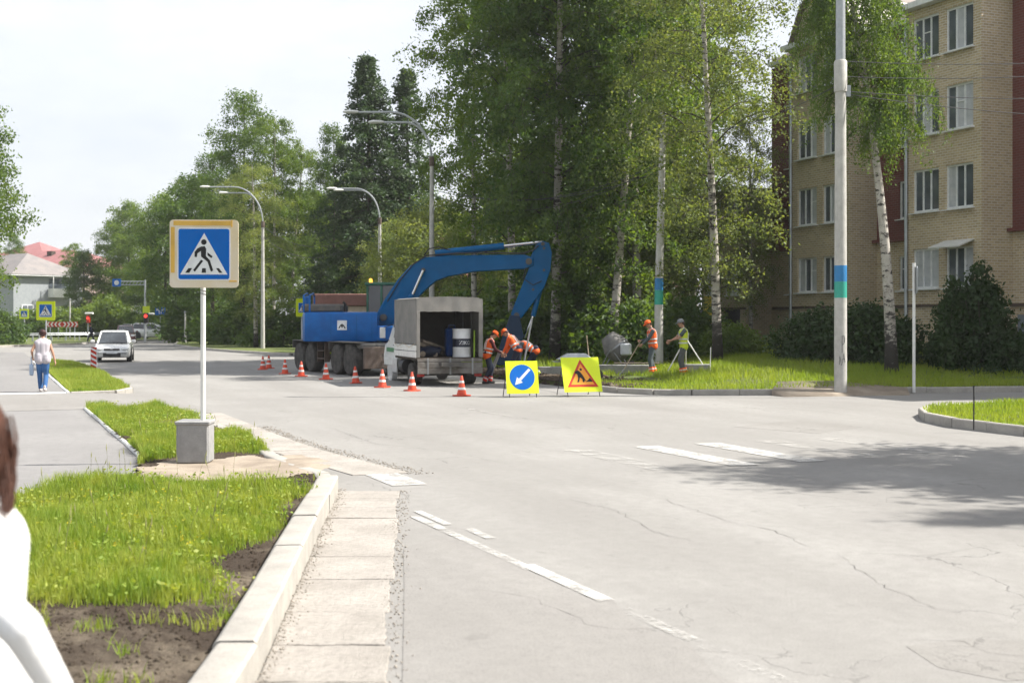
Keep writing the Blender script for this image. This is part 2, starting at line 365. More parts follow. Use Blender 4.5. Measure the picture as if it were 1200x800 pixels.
    def caps(s, a, b, r0, r1=None, n=10):
        a = Vector(a); b = Vector(b); r1 = r0 if r1 is None else r1; d = b-a
        if d.length < 1e-6: return s.ball(a, r0, n)
        d.normalize(); pts = []; rr = []
        for k in (.98, .8, .5, .2): pts.append(a-d*r0*k); rr.append(r0*math.sqrt(max(0, 1-k*k)))
        pts += [a, b]; rr += [r0, r1]
        for k in (.2, .5, .8, .98): pts.append(b+d*r1*k); rr.append(r1*math.sqrt(max(0, 1-k*k)))
        return s.tube(pts, rr, n)
    def mesh(s, name='mesh', smooth=False, m=None):
        me = bpy.data.meshes.new(name); me.from_pydata(s.v, [], s.f)
        import bmesh
        bm = bmesh.new(); bm.from_mesh(me); bmesh.ops.recalc_face_normals(bm, faces=bm.faces); bm.to_mesh(me); bm.free()
        if smooth is True: me.polygons.foreach_set('use_smooth', [True]*len(me.polygons))
        elif smooth: me.polygons.foreach_set('use_smooth', [True]*len(me.polygons)); me.set_sharp_from_angle(angle=R(smooth))
        if m: me.materials.append(MATS[m])
        return me
    def build(s, name, m, parent=None, loc=None, rot=None, smooth=35, bevel=0.):
        o = obj(name, s.mesh(name, smooth), m, parent, loc, rot)
        if bevel:
            b = o.modifiers.new('bevel', 'BEVEL'); b.width = bevel; b.segments = 2; b.limit_method = 'ANGLE'; b.angle_limit = R(40)
        return o
def circ(cx, cz, r, n=24, a0=0., a1=2*math.pi):
    return [(cx+r*math.cos(a0+(a1-a0)*i/n), cz+r*math.sin(a0+(a1-a0)*i/n)) for i in range(n)]
def rrect(w, h, r, cx=0., cz=0., n=5):
    p = []
    for sx, sz, a in ((1, 1, 0), (-1, 1, 90), (-1, -1, 180), (1, -1, 270)):
        for i in range(n+1): t = R(a+90*i/n); p.append((cx+sx*(w/2-r)+r*math.cos(t), cz+sz*(h/2-r)+r*math.sin(t)))
    return p
def np_mesh(name, verts, faces_flat, counts, m=None):
    me = bpy.data.meshes.new(name); nv = len(verts); nf = len(counts)
    me.vertices.add(nv); me.vertices.foreach_set('co', np.ascontiguousarray(verts, dtype=np.float32).ravel())
    me.loops.add(len(faces_flat)); me.loops.foreach_set('vertex_index', np.ascontiguousarray(faces_flat, dtype=np.int32))
    me.polygons.add(nf); st = np.concatenate([[0], np.cumsum(counts)[:-1]]).astype(np.int32)
    me.polygons.foreach_set('loop_start', st)
    me.update(calc_edges=True); me.validate()
    if m: me.materials.append(MATS[m])
    return me
def inside(poly, x, y):
    r = np.zeros(len(x), bool); n = len(poly)
    for i in range(n):
        x0, y0 = poly[i][:2]; x1, y1 = poly[(i+1) % n][:2]
        c = ((y0 > y) != (y1 > y)) & (x < (x1-x0)*(y-y0)/((y1-y0) or 1e-9)+x0); r ^= c
    return r
def grass_blades(name, P, h, wd, seed, m, lean=.45):
    rng = np.random.default_rng(seed); n = len(P)
    a = rng.uniform(0, 2*np.pi, n); h = h*rng.uniform(.45, 1.25, n); L = h*rng.uniform(.1, 1, n)*lean; b = rng.uniform(0, 2*np.pi, n)
    wv = np.stack([np.cos(a), np.sin(a), np.zeros(n)], 1)*(wd*rng.uniform(.7, 1.3, n))[:, None]/2
    dv = np.stack([np.cos(b), np.sin(b), np.zeros(n)], 1)*L[:, None]; up = np.array([0, 0, 1.])
    v0 = P-wv; v1 = P+wv; mid = P+dv*.35+up*(h*.6)[:, None]; v2 = mid+wv*.7; v3 = mid-wv*.7; v4 = P+dv+up*h[:, None]
    V = np.stack([v0, v1, v2, v3, v4], 1).reshape(-1, 3); o = np.arange(n)*5
    F = np.stack([o, o+1, o+2, o+3, o+3, o+2, o+4], 1).ravel(); cnt = np.tile([4, 3], n)
    return np_mesh(name, V, F, cnt, m)
def scatter(poly, dens, rng):
    xs = [p[0] for p in poly]; ys = [p[1] for p in poly]; A = (max(xs)-min(xs))*(max(ys)-min(ys)); n = int(A*dens)
    x = rng.uniform(min(xs), max(xs), n); y = rng.uniform(min(ys), max(ys), n); k = inside(poly, x, y); return x[k], y[k]
def vnoise(x, y, sc_, seed=0):                  # cheap smooth value noise
    rng = np.random.default_rng(seed); T = rng.uniform(0, 1, (64, 64)); x = np.asarray(x)*sc_; y = np.asarray(y)*sc_
    i = np.floor(x).astype(int); j = np.floor(y).astype(int); fx = x-i; fy = y-j; fx = fx*fx*(3-2*fx); fy = fy*fy*(3-2*fy)
    g = lambda a, b: T[a % 64, b % 64]
    return (g(i, j)*(1-fx)+g(i+1, j)*fx)*(1-fy)+(g(i, j+1)*(1-fx)+g(i+1, j+1)*fx)*fy
def sheet(name, poly, z, m, kind='structure', parent=None):
    me = bpy.data.meshes.new(name); me.from_pydata([(p[0], p[1], z) for p in poly], [], [tuple(range(len(poly)))]); me.update()
    if me.polygons[0].normal.z < 0: me.flip_normals()
    o = obj(name, me, m, parent)
    if kind and parent is None: o['kind'] = kind
    return o

# ------------------------------------------------------------------ ground, road, lawns
sheet('ground', [(-2500, -500), (2500, -500), (2500, 4000), (-2500, 4000)], -.06, 'lawn')
sheet('road', [(-110, -30), (75, -30), (75, 60), (40, 160), (-110, 160)], 0., 'asphalt')

# left verge: everything between the kerb line and the far left, raised
KB = [Vector((-1.05, -6)), Vector((-1.41, 7.06)), Vector((-2.06, 15.2))]         # bay kerb, road face
K3 = SN(20, 3.95)
kerb_line = [(-1.05, -6), (-1.41, 7.06), (-2.02, 14.7), (-2.16, 15.3), (-2.42, 15.8), tuple(K3[:2]), tuple(SN(25.5, 3.9)[:2]), tuple(SN(27.6, 3.5)[:2]), tuple(SN(28.6, 2.4)[:2])]
far_strip = [SN(35, 2.1), SN(35.2, 3.2), SN(36.6, 3.75), SN(47, 3.9), SN(60, 3.7), SN(62.5, 3.0), SN(62.5, 2.3)]
VZ = .13
path_edge = [(-7.5, -6), (-6.3, 8), (-5.15, 12.6), (-4.55, 15.4), tuple(SN(18.3, 2.02)[:2]), tuple(SN(28.6, 2.02)[:2])]
bed_poly = kerb_line + [path_edge[5], path_edge[4], path_edge[3], path_edge[2], path_edge[1], path_edge[0]]
# the bed as a gently uneven soil surface
def grid_fill(name, poly, step, zf, m, kind='structure', lab=None):
    # triangulated grid clipped to the polygon (cells whose centre lies inside) over a flat base
    xs = [p[0] for p in poly]; ys = [p[1] for p in poly]
    X = np.arange(min(xs), max(xs)+step, step); Y = np.arange(min(ys), max(ys)+step, step)
    gx, gy = np.meshgrid(X, Y); zz = zf(gx.ravel(), gy.ravel()); V = np.stack([gx.ravel(), gy.ravel(), zz], 1)
    nx = len(X); ny = len(Y); ii, jj = np.meshgrid(np.arange(nx-1), np.arange(ny-1)); ii = ii.ravel(); jj = jj.ravel()
    k = inside(poly, X[ii]+step/2, Y[jj]+step/2); ii = ii[k]; jj = jj[k]
    F = np.stack([jj*nx+ii, jj*nx+ii+1, (jj+1)*nx+ii+1, (jj+1)*nx+ii], 1)
    me = np_mesh(name, V, F.ravel(), np.full(len(F), 4), m); me.polygons.foreach_set('use_smooth', [True]*len(me.polygons))
    o = obj(name, me); o['kind'] = kind; return o
def bed_z(x, y): return VZ-.005+.05*vnoise(x, y, 1.1, 3)+.03*vnoise(x, y, 3.5, 4)-.02
q = MB(); q.slab([(-1.2, -6), (-1.56, 7.06), (-2.17, 14.7), (-2.35, 15.4), (-2.6, 15.9)]+[tuple(SN(s_, n_)[:2]) for s_, n_ in ((20, 3.82), (25.5, 3.77), (27.5, 3.38), (28.45, 2.3))]+[p[:2] for p in bed_poly[len(kerb_line):]], -.04, VZ-.045); o = q.build('verge', 'soil', smooth=False); o['kind'] = 'structure'
inner = [(p[0]-.12, p[1]) for p in kerb_line[:5]]+[tuple(SN(20, 3.8)[:2]), tuple(SN(25.5, 3.75)[:2]), tuple(SN(27.5, 3.35)[:2]), tuple(SN(28.4, 2.3)[:2])]+bed_poly[len(kerb_line):]
grid_fill('soil_bed', inner, .12, bed_z, 'soil')
sheet('far_verge', [p for p in far_strip], VZ-.02, 'lawn')
# path: asphalt along the verge, driveway across
path_poly = [p for p in path_edge] + [tuple(SN(35, 2.05)[:2]), tuple(SN(62.5, 2.2)[:2]), tuple(SN(80, 2.2)[:2]), tuple(SN(80, -3.2)[:2]), tuple(SN(30, -3.0)[:2]), tuple(SN(8, -4.5)[:2]), (-12, -6)]
sheet('path', path_poly, VZ-.015, 'path_asphalt')
sheet('driveway', [SN(35.0, 2.3), SN(35.0, -9), SN(28.3, -9), SN(28.5, 2.3)], VZ-.011, 'patch_asphalt')
sheet('left_lawn', [SN(29, -3.05), SN(29, -60), SN(-20, -60), SN(-20, -5), SN(8, -4.6)], VZ-.03, 'lawn')
sheet('far_left_lawn', [SN(34.5, -3.05), SN(78, -3.2), SN(80, -60), SN(34.5, -60)], VZ-.03, 'lawn')
# driveway ramp down to the road
q = MB(); A_ = [(28.45, 2.29, VZ-.012), (35.05, 2.29, VZ-.012), (35.4, 4.6, .005), (27.9, 4.6, .005)]
q.add([tuple(SN(*a)) for a in A_]+[tuple(SN(a[0], a[1], -.05)) for a in A_], [(0, 1, 2, 3), (0, 4, 5, 1), (1, 5, 6, 2), (2, 6, 7, 3), (3, 7, 4, 0)])
o = q.build('driveway_ramp', 'patch_asphalt', smooth=False); o['kind'] = 'structure'

# right lawn L1: rises towards the apartment block
def smin(n):
    P = [(16.2, 31.2), (17, 29.8), (19.7, 28.9), (27, 27.6), (42, 23.7), (95, 8)]
    return float(np.interp(n, [p[0] for p in P], [p[1] for p in P]))
def lawn_z(x, y):
    x = np.asarray(x, float); y = np.asarray(y, float)
    s = UX*x+UY*y; n = UY*x-UX*y
    sm = np.interp(n, [16.2, 17, 19.7, 27, 42, 95], [31.2, 29.8, 28.9, 27.6, 23.7, 8]); dd = np.clip(np.minimum(n-18.2, s-sm-.8), 0, 11.5)
    return .12+.07*dd*np.clip((66-s)/22, .15, 1)
def LZ(p): return float(lawn_z(p[0], p[1]))
rows = list(np.arange(16.2, 24, .6))+list(np.arange(24, 40, 1.5))+[45, 60, 95]; V = []; F = []; nc = 60
for n_ in rows:
    a = smin(n_); b = 72 if n_ < 16.8 else 150
    for k in range(nc):
        t = (k/(nc-1))**1.7; s_ = a+(b-a)*t; p = SN(s_, n_); V.append((p.x, p.y, float(lawn_z(p.x, p.y))+.03*float(vnoise(p.x, p.y, .6, 8))))
for i in range(len(rows)-1):
    for k in range(nc-1): F.append((i*nc+k, i*nc+k+1, (i+1)*nc+k+1, (i+1)*nc+k))
nv0 = len(V); edge = [i*nc for i in range(len(rows)-1, -1, -1)]+[k for k in range(1, nc)]
V += [(V[i][0], V[i][1], -.05) for i in edge]
F += [(edge[j], edge[j+1], nv0+j+1, nv0+j) for j in range(len(edge)-1)]
me = bpy.data.meshes.new('lawn'); me.from_pydata(V, [], F); me.update()
if me.polygons[0].normal.z < 0: me.flip_normals()
me.polygons.foreach_set('use_smooth', [True]*len(me.polygons)); o = obj('lawn', me, 'lawn'); o['kind'] = 'structure'
# skirt under its front edge
front = [SN(72, 16.2), SN(55, 16.2), SN(42, 16.2), SN(31.2, 16.2), SN(29.8, 17), SN(28.9, 19.7), SN(27.6, 27), SN(23.7, 42)]
L2 = [SN(71, 16.25), SN(71, 15.9), D(290, 77), D(240, 85.5), D(212, 95), D(205, 101), D(208, 110), D(222, 128), SN(150, 18), SN(150, 30), SN(71, 30)]
sheet('corner_lawn', L2, .14, 'lawn')
# island at the mouth of the side street
ISL = [(9.9, 28.2), (9.0, 27.5), (8.5, 26.5), (8.2, 25.2), (8.25, 23.8), (8.9, 22.1), (10.4, 18.5), (13, 12), (30, 14), (30, 33.4), (13, 29.8)]
sheet('island_lawn', ISL, .15, 'lawn')
# far lawn beyond the junction, in front of the guard rail
FARL = [(-90, 84), (-46, 86), (-38, 92), (-35.5, 104), (-37, 118), (-30, 128), (-24, 131), (-8, 140), (-8, 156), (-100, 156)]
sheet('far_lawn', FARL, .14, 'lawn')
# worn sandy patch around the near sign and dropped kerb on the right
rs_ = random.Random(2)
sand_poly = [(-3.5+1.12*(1+rs_.uniform(-.18, .12))*math.cos(t), 16.15+1.55*(1+rs_.uniform(-.15, .12))*math.sin(t)) for t in [2*math.pi*i/44 for i in range(44)]]
sand_poly = [(max(x, -4.55-(y-15.4)*.35), y) for x, y in sand_poly]
grid_fill('sand_patch', [p for p in sand_poly], .05, lambda x, y: bed_z(x, y)+.006, 'sand')
q = MB(); A_ = [(7.1, 33.3, .006), (10.6, 34.1, .006), (10.8, 35.0, .16), (9.0, 36.0, .3), (7.4, 35.6, .3), (6.9, 34.0, .14)]
q.add(A_+[(x, y, -.04) for x, y, z in A_], [(0, 1, 2, 5), (5, 2, 3, 4)]+[(i, (i+1) % 6, (i+1) % 6+6, i+6) for i in range(6)])
o = q.build('dropped_kerb_sand', 'sand', smooth=True); o['kind'] = 'structure'
sheet('road_patch', [(-.95, 11.2), (-.72, 11.75), (-.4, 11.7), (-.1, 10.9), (.2, 10.4), (.4, 9.6), (.72, 9.15), (.8, 8.5), (1.1, 7.9), (1.15, 7.2), (1.5, 6.6), (1.8, 5.2), (2.0, 3), (-.4, 3), (-.6, 7), (-.8, 9.5)], .004, 'patch_asphalt')

# ------------------------------------------------------------------ kerbs
def stone_mesh(w_, h_, m='concrete'):
    b = MB(); c = .018
    prof = [(-w_/2, 0), (w_/2, 0), (w_/2, h_-c*1.6), (w_/2-c, h_-c*.4), (w_/2-2.2*c, h_), (-w_/2+c, h_), (-w_/2, h_-c)]
    b.loft([[(x, y, z) for y, z in prof] for x in (-.5, .5)]); return b.mesh('kerbstone', 40, m)
KERB_SEED = random.Random(5)
def kerb(name, pts, w_=.16, h_=.16, L=1.0, z=0., zf=None, sunk=.05):
    e = thing(name, None, None, kind='structure'); me = stone_mesh(w_, h_+sunk, 'white_paint' if 'path' in name else 'concrete')
    pts = [Vector((p[0], p[1])) for p in pts]
    for a, b in zip(pts[:-1], pts[1:]):
        d = b-a; n = max(1, round(d.length/L)); ang = math.atan2(d.y, d.x)
        for i in range(n):
            m_ = a+d*((i+.5)/n); q = KERB_SEED
            zz = (zf(m_) if zf else z)-sunk
            obj('kerbstone', me, None, e, (m_.x+q.uniform(-.006, .006), m_.y+q.uniform(-.006, .006), zz+q.uniform(-.008, .006)), (q.uniform(-.012, .012), q.uniform(-.004, .004), ang+q.uniform(-.006, .006)), (d.length/n-.012, 1, 1))
    return e
def offs(pts, o_):
    res = []
    for i, p in enumerate(pts):
        a = Vector(pts[max(i-1, 0)][:2]); b = Vector(pts[min(i+1, len(pts)-1)][:2]); d = (b-a).normalized(); res.append((p[0]-d.y*o_, p[1]+d.x*o_))
    return res
kerb('bay_kerb', offs([(-1.05, -2), (-1.41, 7.06), (-2.0, 14.7)], .12), .24, .23, 1.55)
kerb('road_kerb', offs([(-2.02, 14.75), (-2.2, 15.5), (-2.55, 16.1), (-3.2, 17.6), tuple(K3[:2]), tuple(SN(25.5, 3.9)[:2]), tuple(SN(27.6, 3.5)[:2]), tuple(SN(28.6, 2.4)[:2])], .1), .2, .16, 1.0)
kerb('far_strip_kerb', offs([tuple(p[:2]) for p in far_strip[:7]], .0), .15, .15, 1.0)
kerb('path_edging', offs([tuple(SN(62, 2.12)[:2]), tuple(SN(35.0, 2.05)[:2])], 0), .09, VZ+.02, 2.2)
kerb('path_edging', [tuple(SN(28.6, 2.02)[:2]), tuple(SN(18.3, 2.02)[:2])], .09, VZ+.02, 2.0)
kerb('path_cross_edging', [tuple(SN(35.0, 2.0)[:2]), tuple(SN(35.0, -3)[:2])], .12, VZ+.006, 1.8)
kerb('lawn_kerb', offs([tuple(p[:2]) for p in (SN(33.4, 16.0), SN(31.3, 16.1), SN(30.2, 16.6), SN(29.6, 17.4), SN(28.9, 19.9))], .02), .16, .16, 1.2)
kerb('lawn_kerb', [(9.9, 34.95), (14.3, 35.7), (30, 38.4)], .16, .16, 1.4)
kerb('far_lawn_kerb', [tuple(SN(72, 16.15)[:2]), tuple(SN(55, 16.15)[:2])], .16, .15, 1.5)
kerb('corner_kerb', [tuple(p[:2]) for p in L2[1:8]], .16, .15, 2.2)
kerb('island_kerb', [ISL[-1]]+ISL[0:8], .17, .18, 1.0)
kerb('junction_kerb', FARL[:7], .16, .15, 2.5)

# gutter slabs: concrete plates laid along the bay kerb
gs = thing('gutter', None, None, kind='structure')
ys_ = [3.2, 4.3, 5.25, 6.15, 7.05, 7.85, 8.75, 9.85, 10.8, 11.9, 12.9, 13.6, 14.3, 14.95]
rg = random.Random(3)
def bayx(y): return np.interp(y, [-2, 7.06, 14.7, 30], [-1.05, -1.41, -2.02, -3.26])
for a, b in zip(ys_[:-1], ys_[1:]):
    wr = .72+rg.uniform(-.03, .03); g = .012; q = MB()
    P = [(bayx(a+g)+.005, a+g), (bayx(a+g)+wr, a+g+rg.uniform(-.03, .03)), (bayx(b-g)+wr+rg.uniform(-.02, .02), b-g), (bayx(b-g)+.005, b-g)]
    Q = []
    for k in range(4):
        p0, p1 = P[k], P[(k+1) % 4]; nn_ = 1 if k == 3 else 9
        for j in range(nn_): f_ = j/nn_; jt = 0 if j == 0 or k == 3 else 1; Q.append((p0[0]+(p1[0]-p0[0])*f_+jt*rg.uniform(-.012, .012), p0[1]+(p1[1]-p0[1])*f_+jt*rg.uniform(-.01, .01)))
    P = Q
    q.slab(P, -.06, .008+rg.uniform(-.003, .007)); o = q.build('concrete_slab', 'slab_concrete', gs, bevel=.006)
# gutter plates along the main road edge beyond the bay
a0 = 16.0
for i in range(7):
    s0 = a0+i*1.7; q = MB(); P = [SN(s0, 4.0+max(0, 20-s0)*.1), SN(s0, 4.75+max(0, 20-s0)*.1), SN(s0+1.66, 4.75+max(0, 18.3-s0)*.1), SN(s0+1.66, 4.0+max(0, 18.3-s0)*.1)]
    q.slab([(p.x, p.y) for p in P], -.06, .006+rg.uniform(0, .006)); q.build('concrete_slab', 'slab_concrete', gs, bevel=.006)

# ------------------------------------------------------------------ painted markings (sheets 4 mm above the road)
mk = thing('road_marking', None, None, kind='structure')
def stripe(s0, s1, n0, wid, m, z=.008, cut=0.):
    P = [SN(s0, n0-wid/2, z), SN(s1, n0-wid/2, z), SN(s1, n0+wid/2, z), SN(s0, n0+wid/2, z)]
    me = bpy.data.meshes.new('stripe'); me.from_pydata([tuple(p) for p in P], [], [(3, 2, 1, 0)]); me.update()
    if me.polygons[0].normal.z < 0: me.flip_normals()
    obj('stripe', me, m, mk)
zs0, zs1 = 15.0, 17.9
for n0, m in ((4.78, 'road_paint'), (8.45, 'faint_paint'), (9.7, 'road_paint'), (10.85, 'road_paint'), (12.0, 'faint_paint'), (13.15, 'faint_paint')):
    stripe(zs0+(n0-9)*.05, zs1+(n0-9)*.05, n0, .44, m)
stripe(11.8, 12.75, 4.2, .09, 'road_paint'); stripe(9.4, 12.4, 4.06, .1, 'worn_paint'); stripe(8.15, 9.6, 4.1, .13, 'road_paint', .0105); stripe(4.4, 7.9, 4.1, .11, 'faint_paint')
stripe(10.9, 11.5, 4.3, .1, 'worn_paint'); stripe(1, 3.2, 4.1, .15, 'faint_paint')
for s0 in range(24, 80, 7): stripe(s0, s0+3, 10.1, .14, 'faint_paint')


# cracks wandering over the asphalt, and rough repair patches
ck_rng = random.Random(12)
def crack(pts, wid):
    P = []; 
    for (ax, ay), (bx_, by_) in zip(pts[:-1], pts[1:]):
        L_ = math.hypot(bx_-ax, by_-ay); n = max(2, int(L_/.12))
        for i in range(n): f_ = i/n; P.append((ax+(bx_-ax)*f_+ck_rng.uniform(-.035, .035), ay+(by_-ay)*f_+ck_rng.uniform(-.05, .05)))
    V = []; F = []
    for i, (x, y) in enumerate(P):
        j = min(i+1, len(P)-1); k = max(i-1, 0); dx, dy = P[j][0]-P[k][0], P[j][1]-P[k][1]; l = math.hypot(dx, dy) or 1; w2 = wid*.42*ck_rng.uniform(.15, 1)*math.sin(math.pi*(i+.5)/len(P))**.4
        V += [(x-dy/l*w2/2, y+dx/l*w2/2, .0055), (x+dy/l*w2/2, y-dx/l*w2/2, .0055)]
        if i: F.append((2*i-2, 2*i-1, 2*i+1, 2*i))
    me = bpy.data.meshes.new('crack'); me.from_pydata(V, [], F); me.update(); obj('crack', me, 'crack_fill', crk)
crk = thing('road_cracks', None, None, kind='structure')
def gpx(*pp): return [tuple(G(x, y)[:2]) for x, y in pp]
crack(gpx((385, 500), (440, 520), (520, 528), (600, 545)), .025); crack(gpx((660, 583), (720, 597), (760, 620), (830, 640)), .02); crack(gpx((780, 585), (850, 610), (905, 622), (965, 645)), .022)
crack(gpx((1010, 648), (1080, 652), (1160, 640), (1220, 652)), .018); crack(gpx((1060, 748), (1130, 752), (1180, 770), (1230, 766)), .02); crack(gpx((980, 650), (1040, 690), (1100, 712), (1190, 720)), .016)
crack(gpx((500, 470), (600, 488), (690, 500), (760, 512)), .03); crack(gpx((430, 566), (455, 573), (478, 580), (482, 588)), .03); crack(gpx((640, 470), (740, 478), (860, 482)), .03); crack(gpx((550, 690), (620, 700), (700, 735), (800, 742)), .012)
q = MB(); q.slab([tuple(G(x, y)[:2]) for x, y in ((1062, 757), (1130, 748), (1230, 752), (1260, 790), (1180, 798), (1100, 782))], -.01, .0022); q.build('repair_patch', 'old_patch', crk, smooth=False)
q = MB(); q.slab([tuple(G(x, y)[:2]) for x, y in ((860, 500), (935, 492), (1010, 500), (960, 508))], -.01, .0022); q.build('repair_patch', 'old_patch', crk, smooth=False)
# ------------------------------------------------------------------ trees
def leaf_mesh(name, C, per, spread, size, seed, m, flat=.0, asp=.6):
    rng = np.random.default_rng(seed); n = len(C)*per; C = np.repeat(C, per, 0)
    c = C+rng.normal(0, 1, (n, 3))*np.asarray(spread)
    a = rng.normal(0, 1, (n, 3)); a[:, 2] *= 1-flat; a /= np.linalg.norm(a, axis=1)[:, None]
    b = rng.normal(0, 1, (n, 3)); b -= a*(a*b).sum(1)[:, None]; b /= np.linalg.norm(b, axis=1)[:, None]
    L = size*rng.uniform(.45, 1.55, n)[:, None]; a = a*L*.5; b = b*L*.5*asp
    V = np.stack([c-a, c+b, c+a, c-b], 1).reshape(-1, 3)
    return np_mesh(name, V, np.arange(n*4), np.full(n, 4), m)
def bez(p0, p1, p2, t): return p0*(1-t)**2+p1*2*t*(1-t)+p2*t*t
def gen_tree(kind, H, seed, leafm, barkm, z0=.25, rad=3., nl=46, per=11, leaf=.15, bend=(0, 0), droop=.5, trunk_r=.17, fork=False, spread=.15, twigs=5):
    rd = random.Random(seed); wood = MB(); limbs = MB(); C = []
    bx, by = bend
    def tp(t): return Vector((bx*t*t+.12*math.sin(3.1*t+seed), by*t*t+.12*math.cos(2.3*t+seed*2)-.12*math.cos(seed*2), H*t))
    ts = [i/14 for i in range(15)]
    off = tp(0); tpz = lambda t: tp(t)-Vector((off.x, off.y, 0))
    wood.tube([tpz(t) for t in ts], [trunk_r*(1.25 if t == 0 else 1)*(1-t)**.8+.012 for t in ts], 9)
    for i in range(nl):
        f = (i+rd.random())/nl; t = z0+(1-z0)*f**.9
        if kind == 'spruce': Rr = rad*(1-f)**.85*(rd.uniform(.75, 1.1))+.15; el = rd.uniform(-.25, .1)
        elif kind == 'round': Rr = rad*(math.sin(math.pi*min(1, .12+.88*f))**.6)*rd.uniform(.65, 1.1)+.2; el = rd.uniform(.15, .7)
        else: Rr = rad*(math.sin(math.pi*(.1+.86*f))**.75)*rd.uniform(.55, 1.15)+.25; el = rd.uniform(.35, .9)
        az = i*2.39996+rd.uniform(-.5, .5); p0 = tpz(min(t, .985)); dh = Vector((math.cos(az), math.sin(az), 0))
        p1 = p0+dh*Rr*.55+Vector((0, 0, Rr*math.tan(el)*.55)); p2 = p0+dh*Rr+Vector((0, 0, Rr*math.tan(el)*.75-droop*Rr*.6))
        K = 5; pts = [bez(p0, p1, p2, k/K) for k in range(K+1)]; r0 = max(.01, trunk_r*.24*(1-t)**.6)
        limbs.tube(pts, [r0*(1-.85*k/K) for k in range(K+1)], 4, False)
        nt_ = max(3, int(twigs*Rr/2.2)+1)
        for j in range(nt_):
            u_ = .12+.88*(j+rd.random())/nt_; q0 = bez(p0, p1, p2, min(u_, 1)); a2 = az+rd.choice((-1, 1))*rd.uniform(.3, 1.3)
            Lt = rd.uniform(.5, 1.15)*((.12+.32*Rr) if kind == 'spruce' else (.35+.28*Rr))
            if kind == 'spruce': q1 = q0+Vector((math.cos(a2), math.sin(a2), 0))*Lt*.7+Vector((0, 0, -Lt*.25)); q2 = q1+Vector((math.cos(a2), math.sin(a2), 0))*Lt*.3+Vector((0, 0, -Lt*.25))
            else: q1 = q0+Vector((math.cos(a2), math.sin(a2), rd.uniform(.1, .8)))*Lt*.6; q2 = q1+Vector((math.cos(a2)*.35, math.sin(a2)*.35, -droop*1.3+rd.uniform(-.2, .5)))*Lt*.8
            if j % 2 == 0: limbs.tube([q0, q1, q2], [.012, .008, .004], 3, False)
            for k in range(5): C.append(bez(q0, q1, q2, .2+.8*k/4))
    C = np.array([tuple(c) for c in C])
    wm = wood.mesh(kind+'_wood', True, barkm); wm2 = limbs.mesh('limbs', True, 'bark')
    lm = leaf_mesh(kind+'_leaves', C, per, spread, leaf, seed+100, leafm)
    return wm, lm, wm2
TREE = {}
def T(key, *a, **k): TREE[key] = gen_tree(*a, **k)
T('birch1', 'birch', 18, 1, 'birch_leaf', 'birch_bark', z0=.14, rad=3.1, nl=64, per=21, leaf=.12, bend=(.7, -.3), droop=.7, trunk_r=.16)
T('birch2', 'birch', 19, 2, 'birch_leaf', 'birch_bark', z0=.12, rad=2.9, nl=64, per=21, leaf=.12, bend=(-1.0, .4), droop=.8, trunk_r=.17)
T('birch3', 'birch', 16, 3, 'birch_leaf_pale', 'birch_bark', z0=.14, rad=2.7, nl=62, per=20, leaf=.095, bend=(-.9, .2), droop=.9, trunk_r=.16, twigs=6)
T('birch4', 'birch', 14, 9, 'birch_leaf', 'birch_bark', z0=.5, rad=3.0, nl=62, per=24, leaf=.1, bend=(-2.6, .3), droop=1.25, trunk_r=.3, twigs=8)
T('dense1', 'birch', 18, 17, 'dark_leaf', 'birch_bark', z0=.1, rad=3.2, nl=92, per=22, leaf=.135, bend=(-.6, .2), droop=1.0, trunk_r=.17, twigs=6)
T('green1', 'round', 15, 4, 'birch_leaf', 'bark', z0=.1, rad=3.5, nl=70, per=18, leaf=.17, droop=.3, trunk_r=.2, spread=.26)
T('green2', 'round', 13, 5, 'dark_leaf', 'bark', z0=.08, rad=3.3, nl=66, per=18, leaf=.17, droop=.35, trunk_r=.19, spread=.26)
T('dark1', 'birch', 18, 6, 'dark_leaf', 'bark', z0=.08, rad=3.2, nl=66, per=19, leaf=.15, droop=.7, trunk_r=.2, spread=.24)
T('spruce1', 'spruce', 18, 7, 'spruce_leaf', 'bark', z0=.06, rad=3.3, nl=150, per=13, leaf=.17, droop=.35, trunk_r=.2, spread=.15)
T('spruce2', 'spruce', 17, 8, 'spruce_leaf', 'bark', z0=.1, rad=2.9, nl=95, per=13, leaf=.17, droop=.15, trunk_r=.17, spread=.15)
T('pale1', 'round', 10, 14, 'birch_leaf_pale', 'bark', z0=.05, rad=3.2, nl=60, per=16, leaf=.15, droop=.5, trunk_r=.14, spread=.25)
def tree(name, key, p, H, label, rz=0., wide=1., group=None, cat='tree', crown='crown', trunk='trunk', tilt=(0, 0)):
    wm, lm, wm2 = TREE[key]; base = max(v.co.z for v in wm.vertices) if False else {'birch1': 18, 'birch2': 19, 'birch3': 16, 'birch4': 14, 'green1': 15, 'green2': 13, 'dark1': 18, 'spruce1': 18, 'spruce2': 17, 'pale1': 10, 'dense1': 18}[key]
    k = H/base; e = thing(name, label, cat, p, rz, group); e.rotation_euler = (tilt[0], tilt[1], rz); e.scale = (k*wide, k*wide, k)
    obj(trunk, wm, None, e); obj('limbs', wm2, None, e); obj(crown, lm, None, e); return e
def gp(px, d, z=None):
    p = D(px, d); p.z = (LZ(p) if ns(p)[1] > 16.2 else .1)-.06 if z is None else z; return p
BG = 'trees in the grove behind the excavator'
LG = 'trees beyond the road on the left'
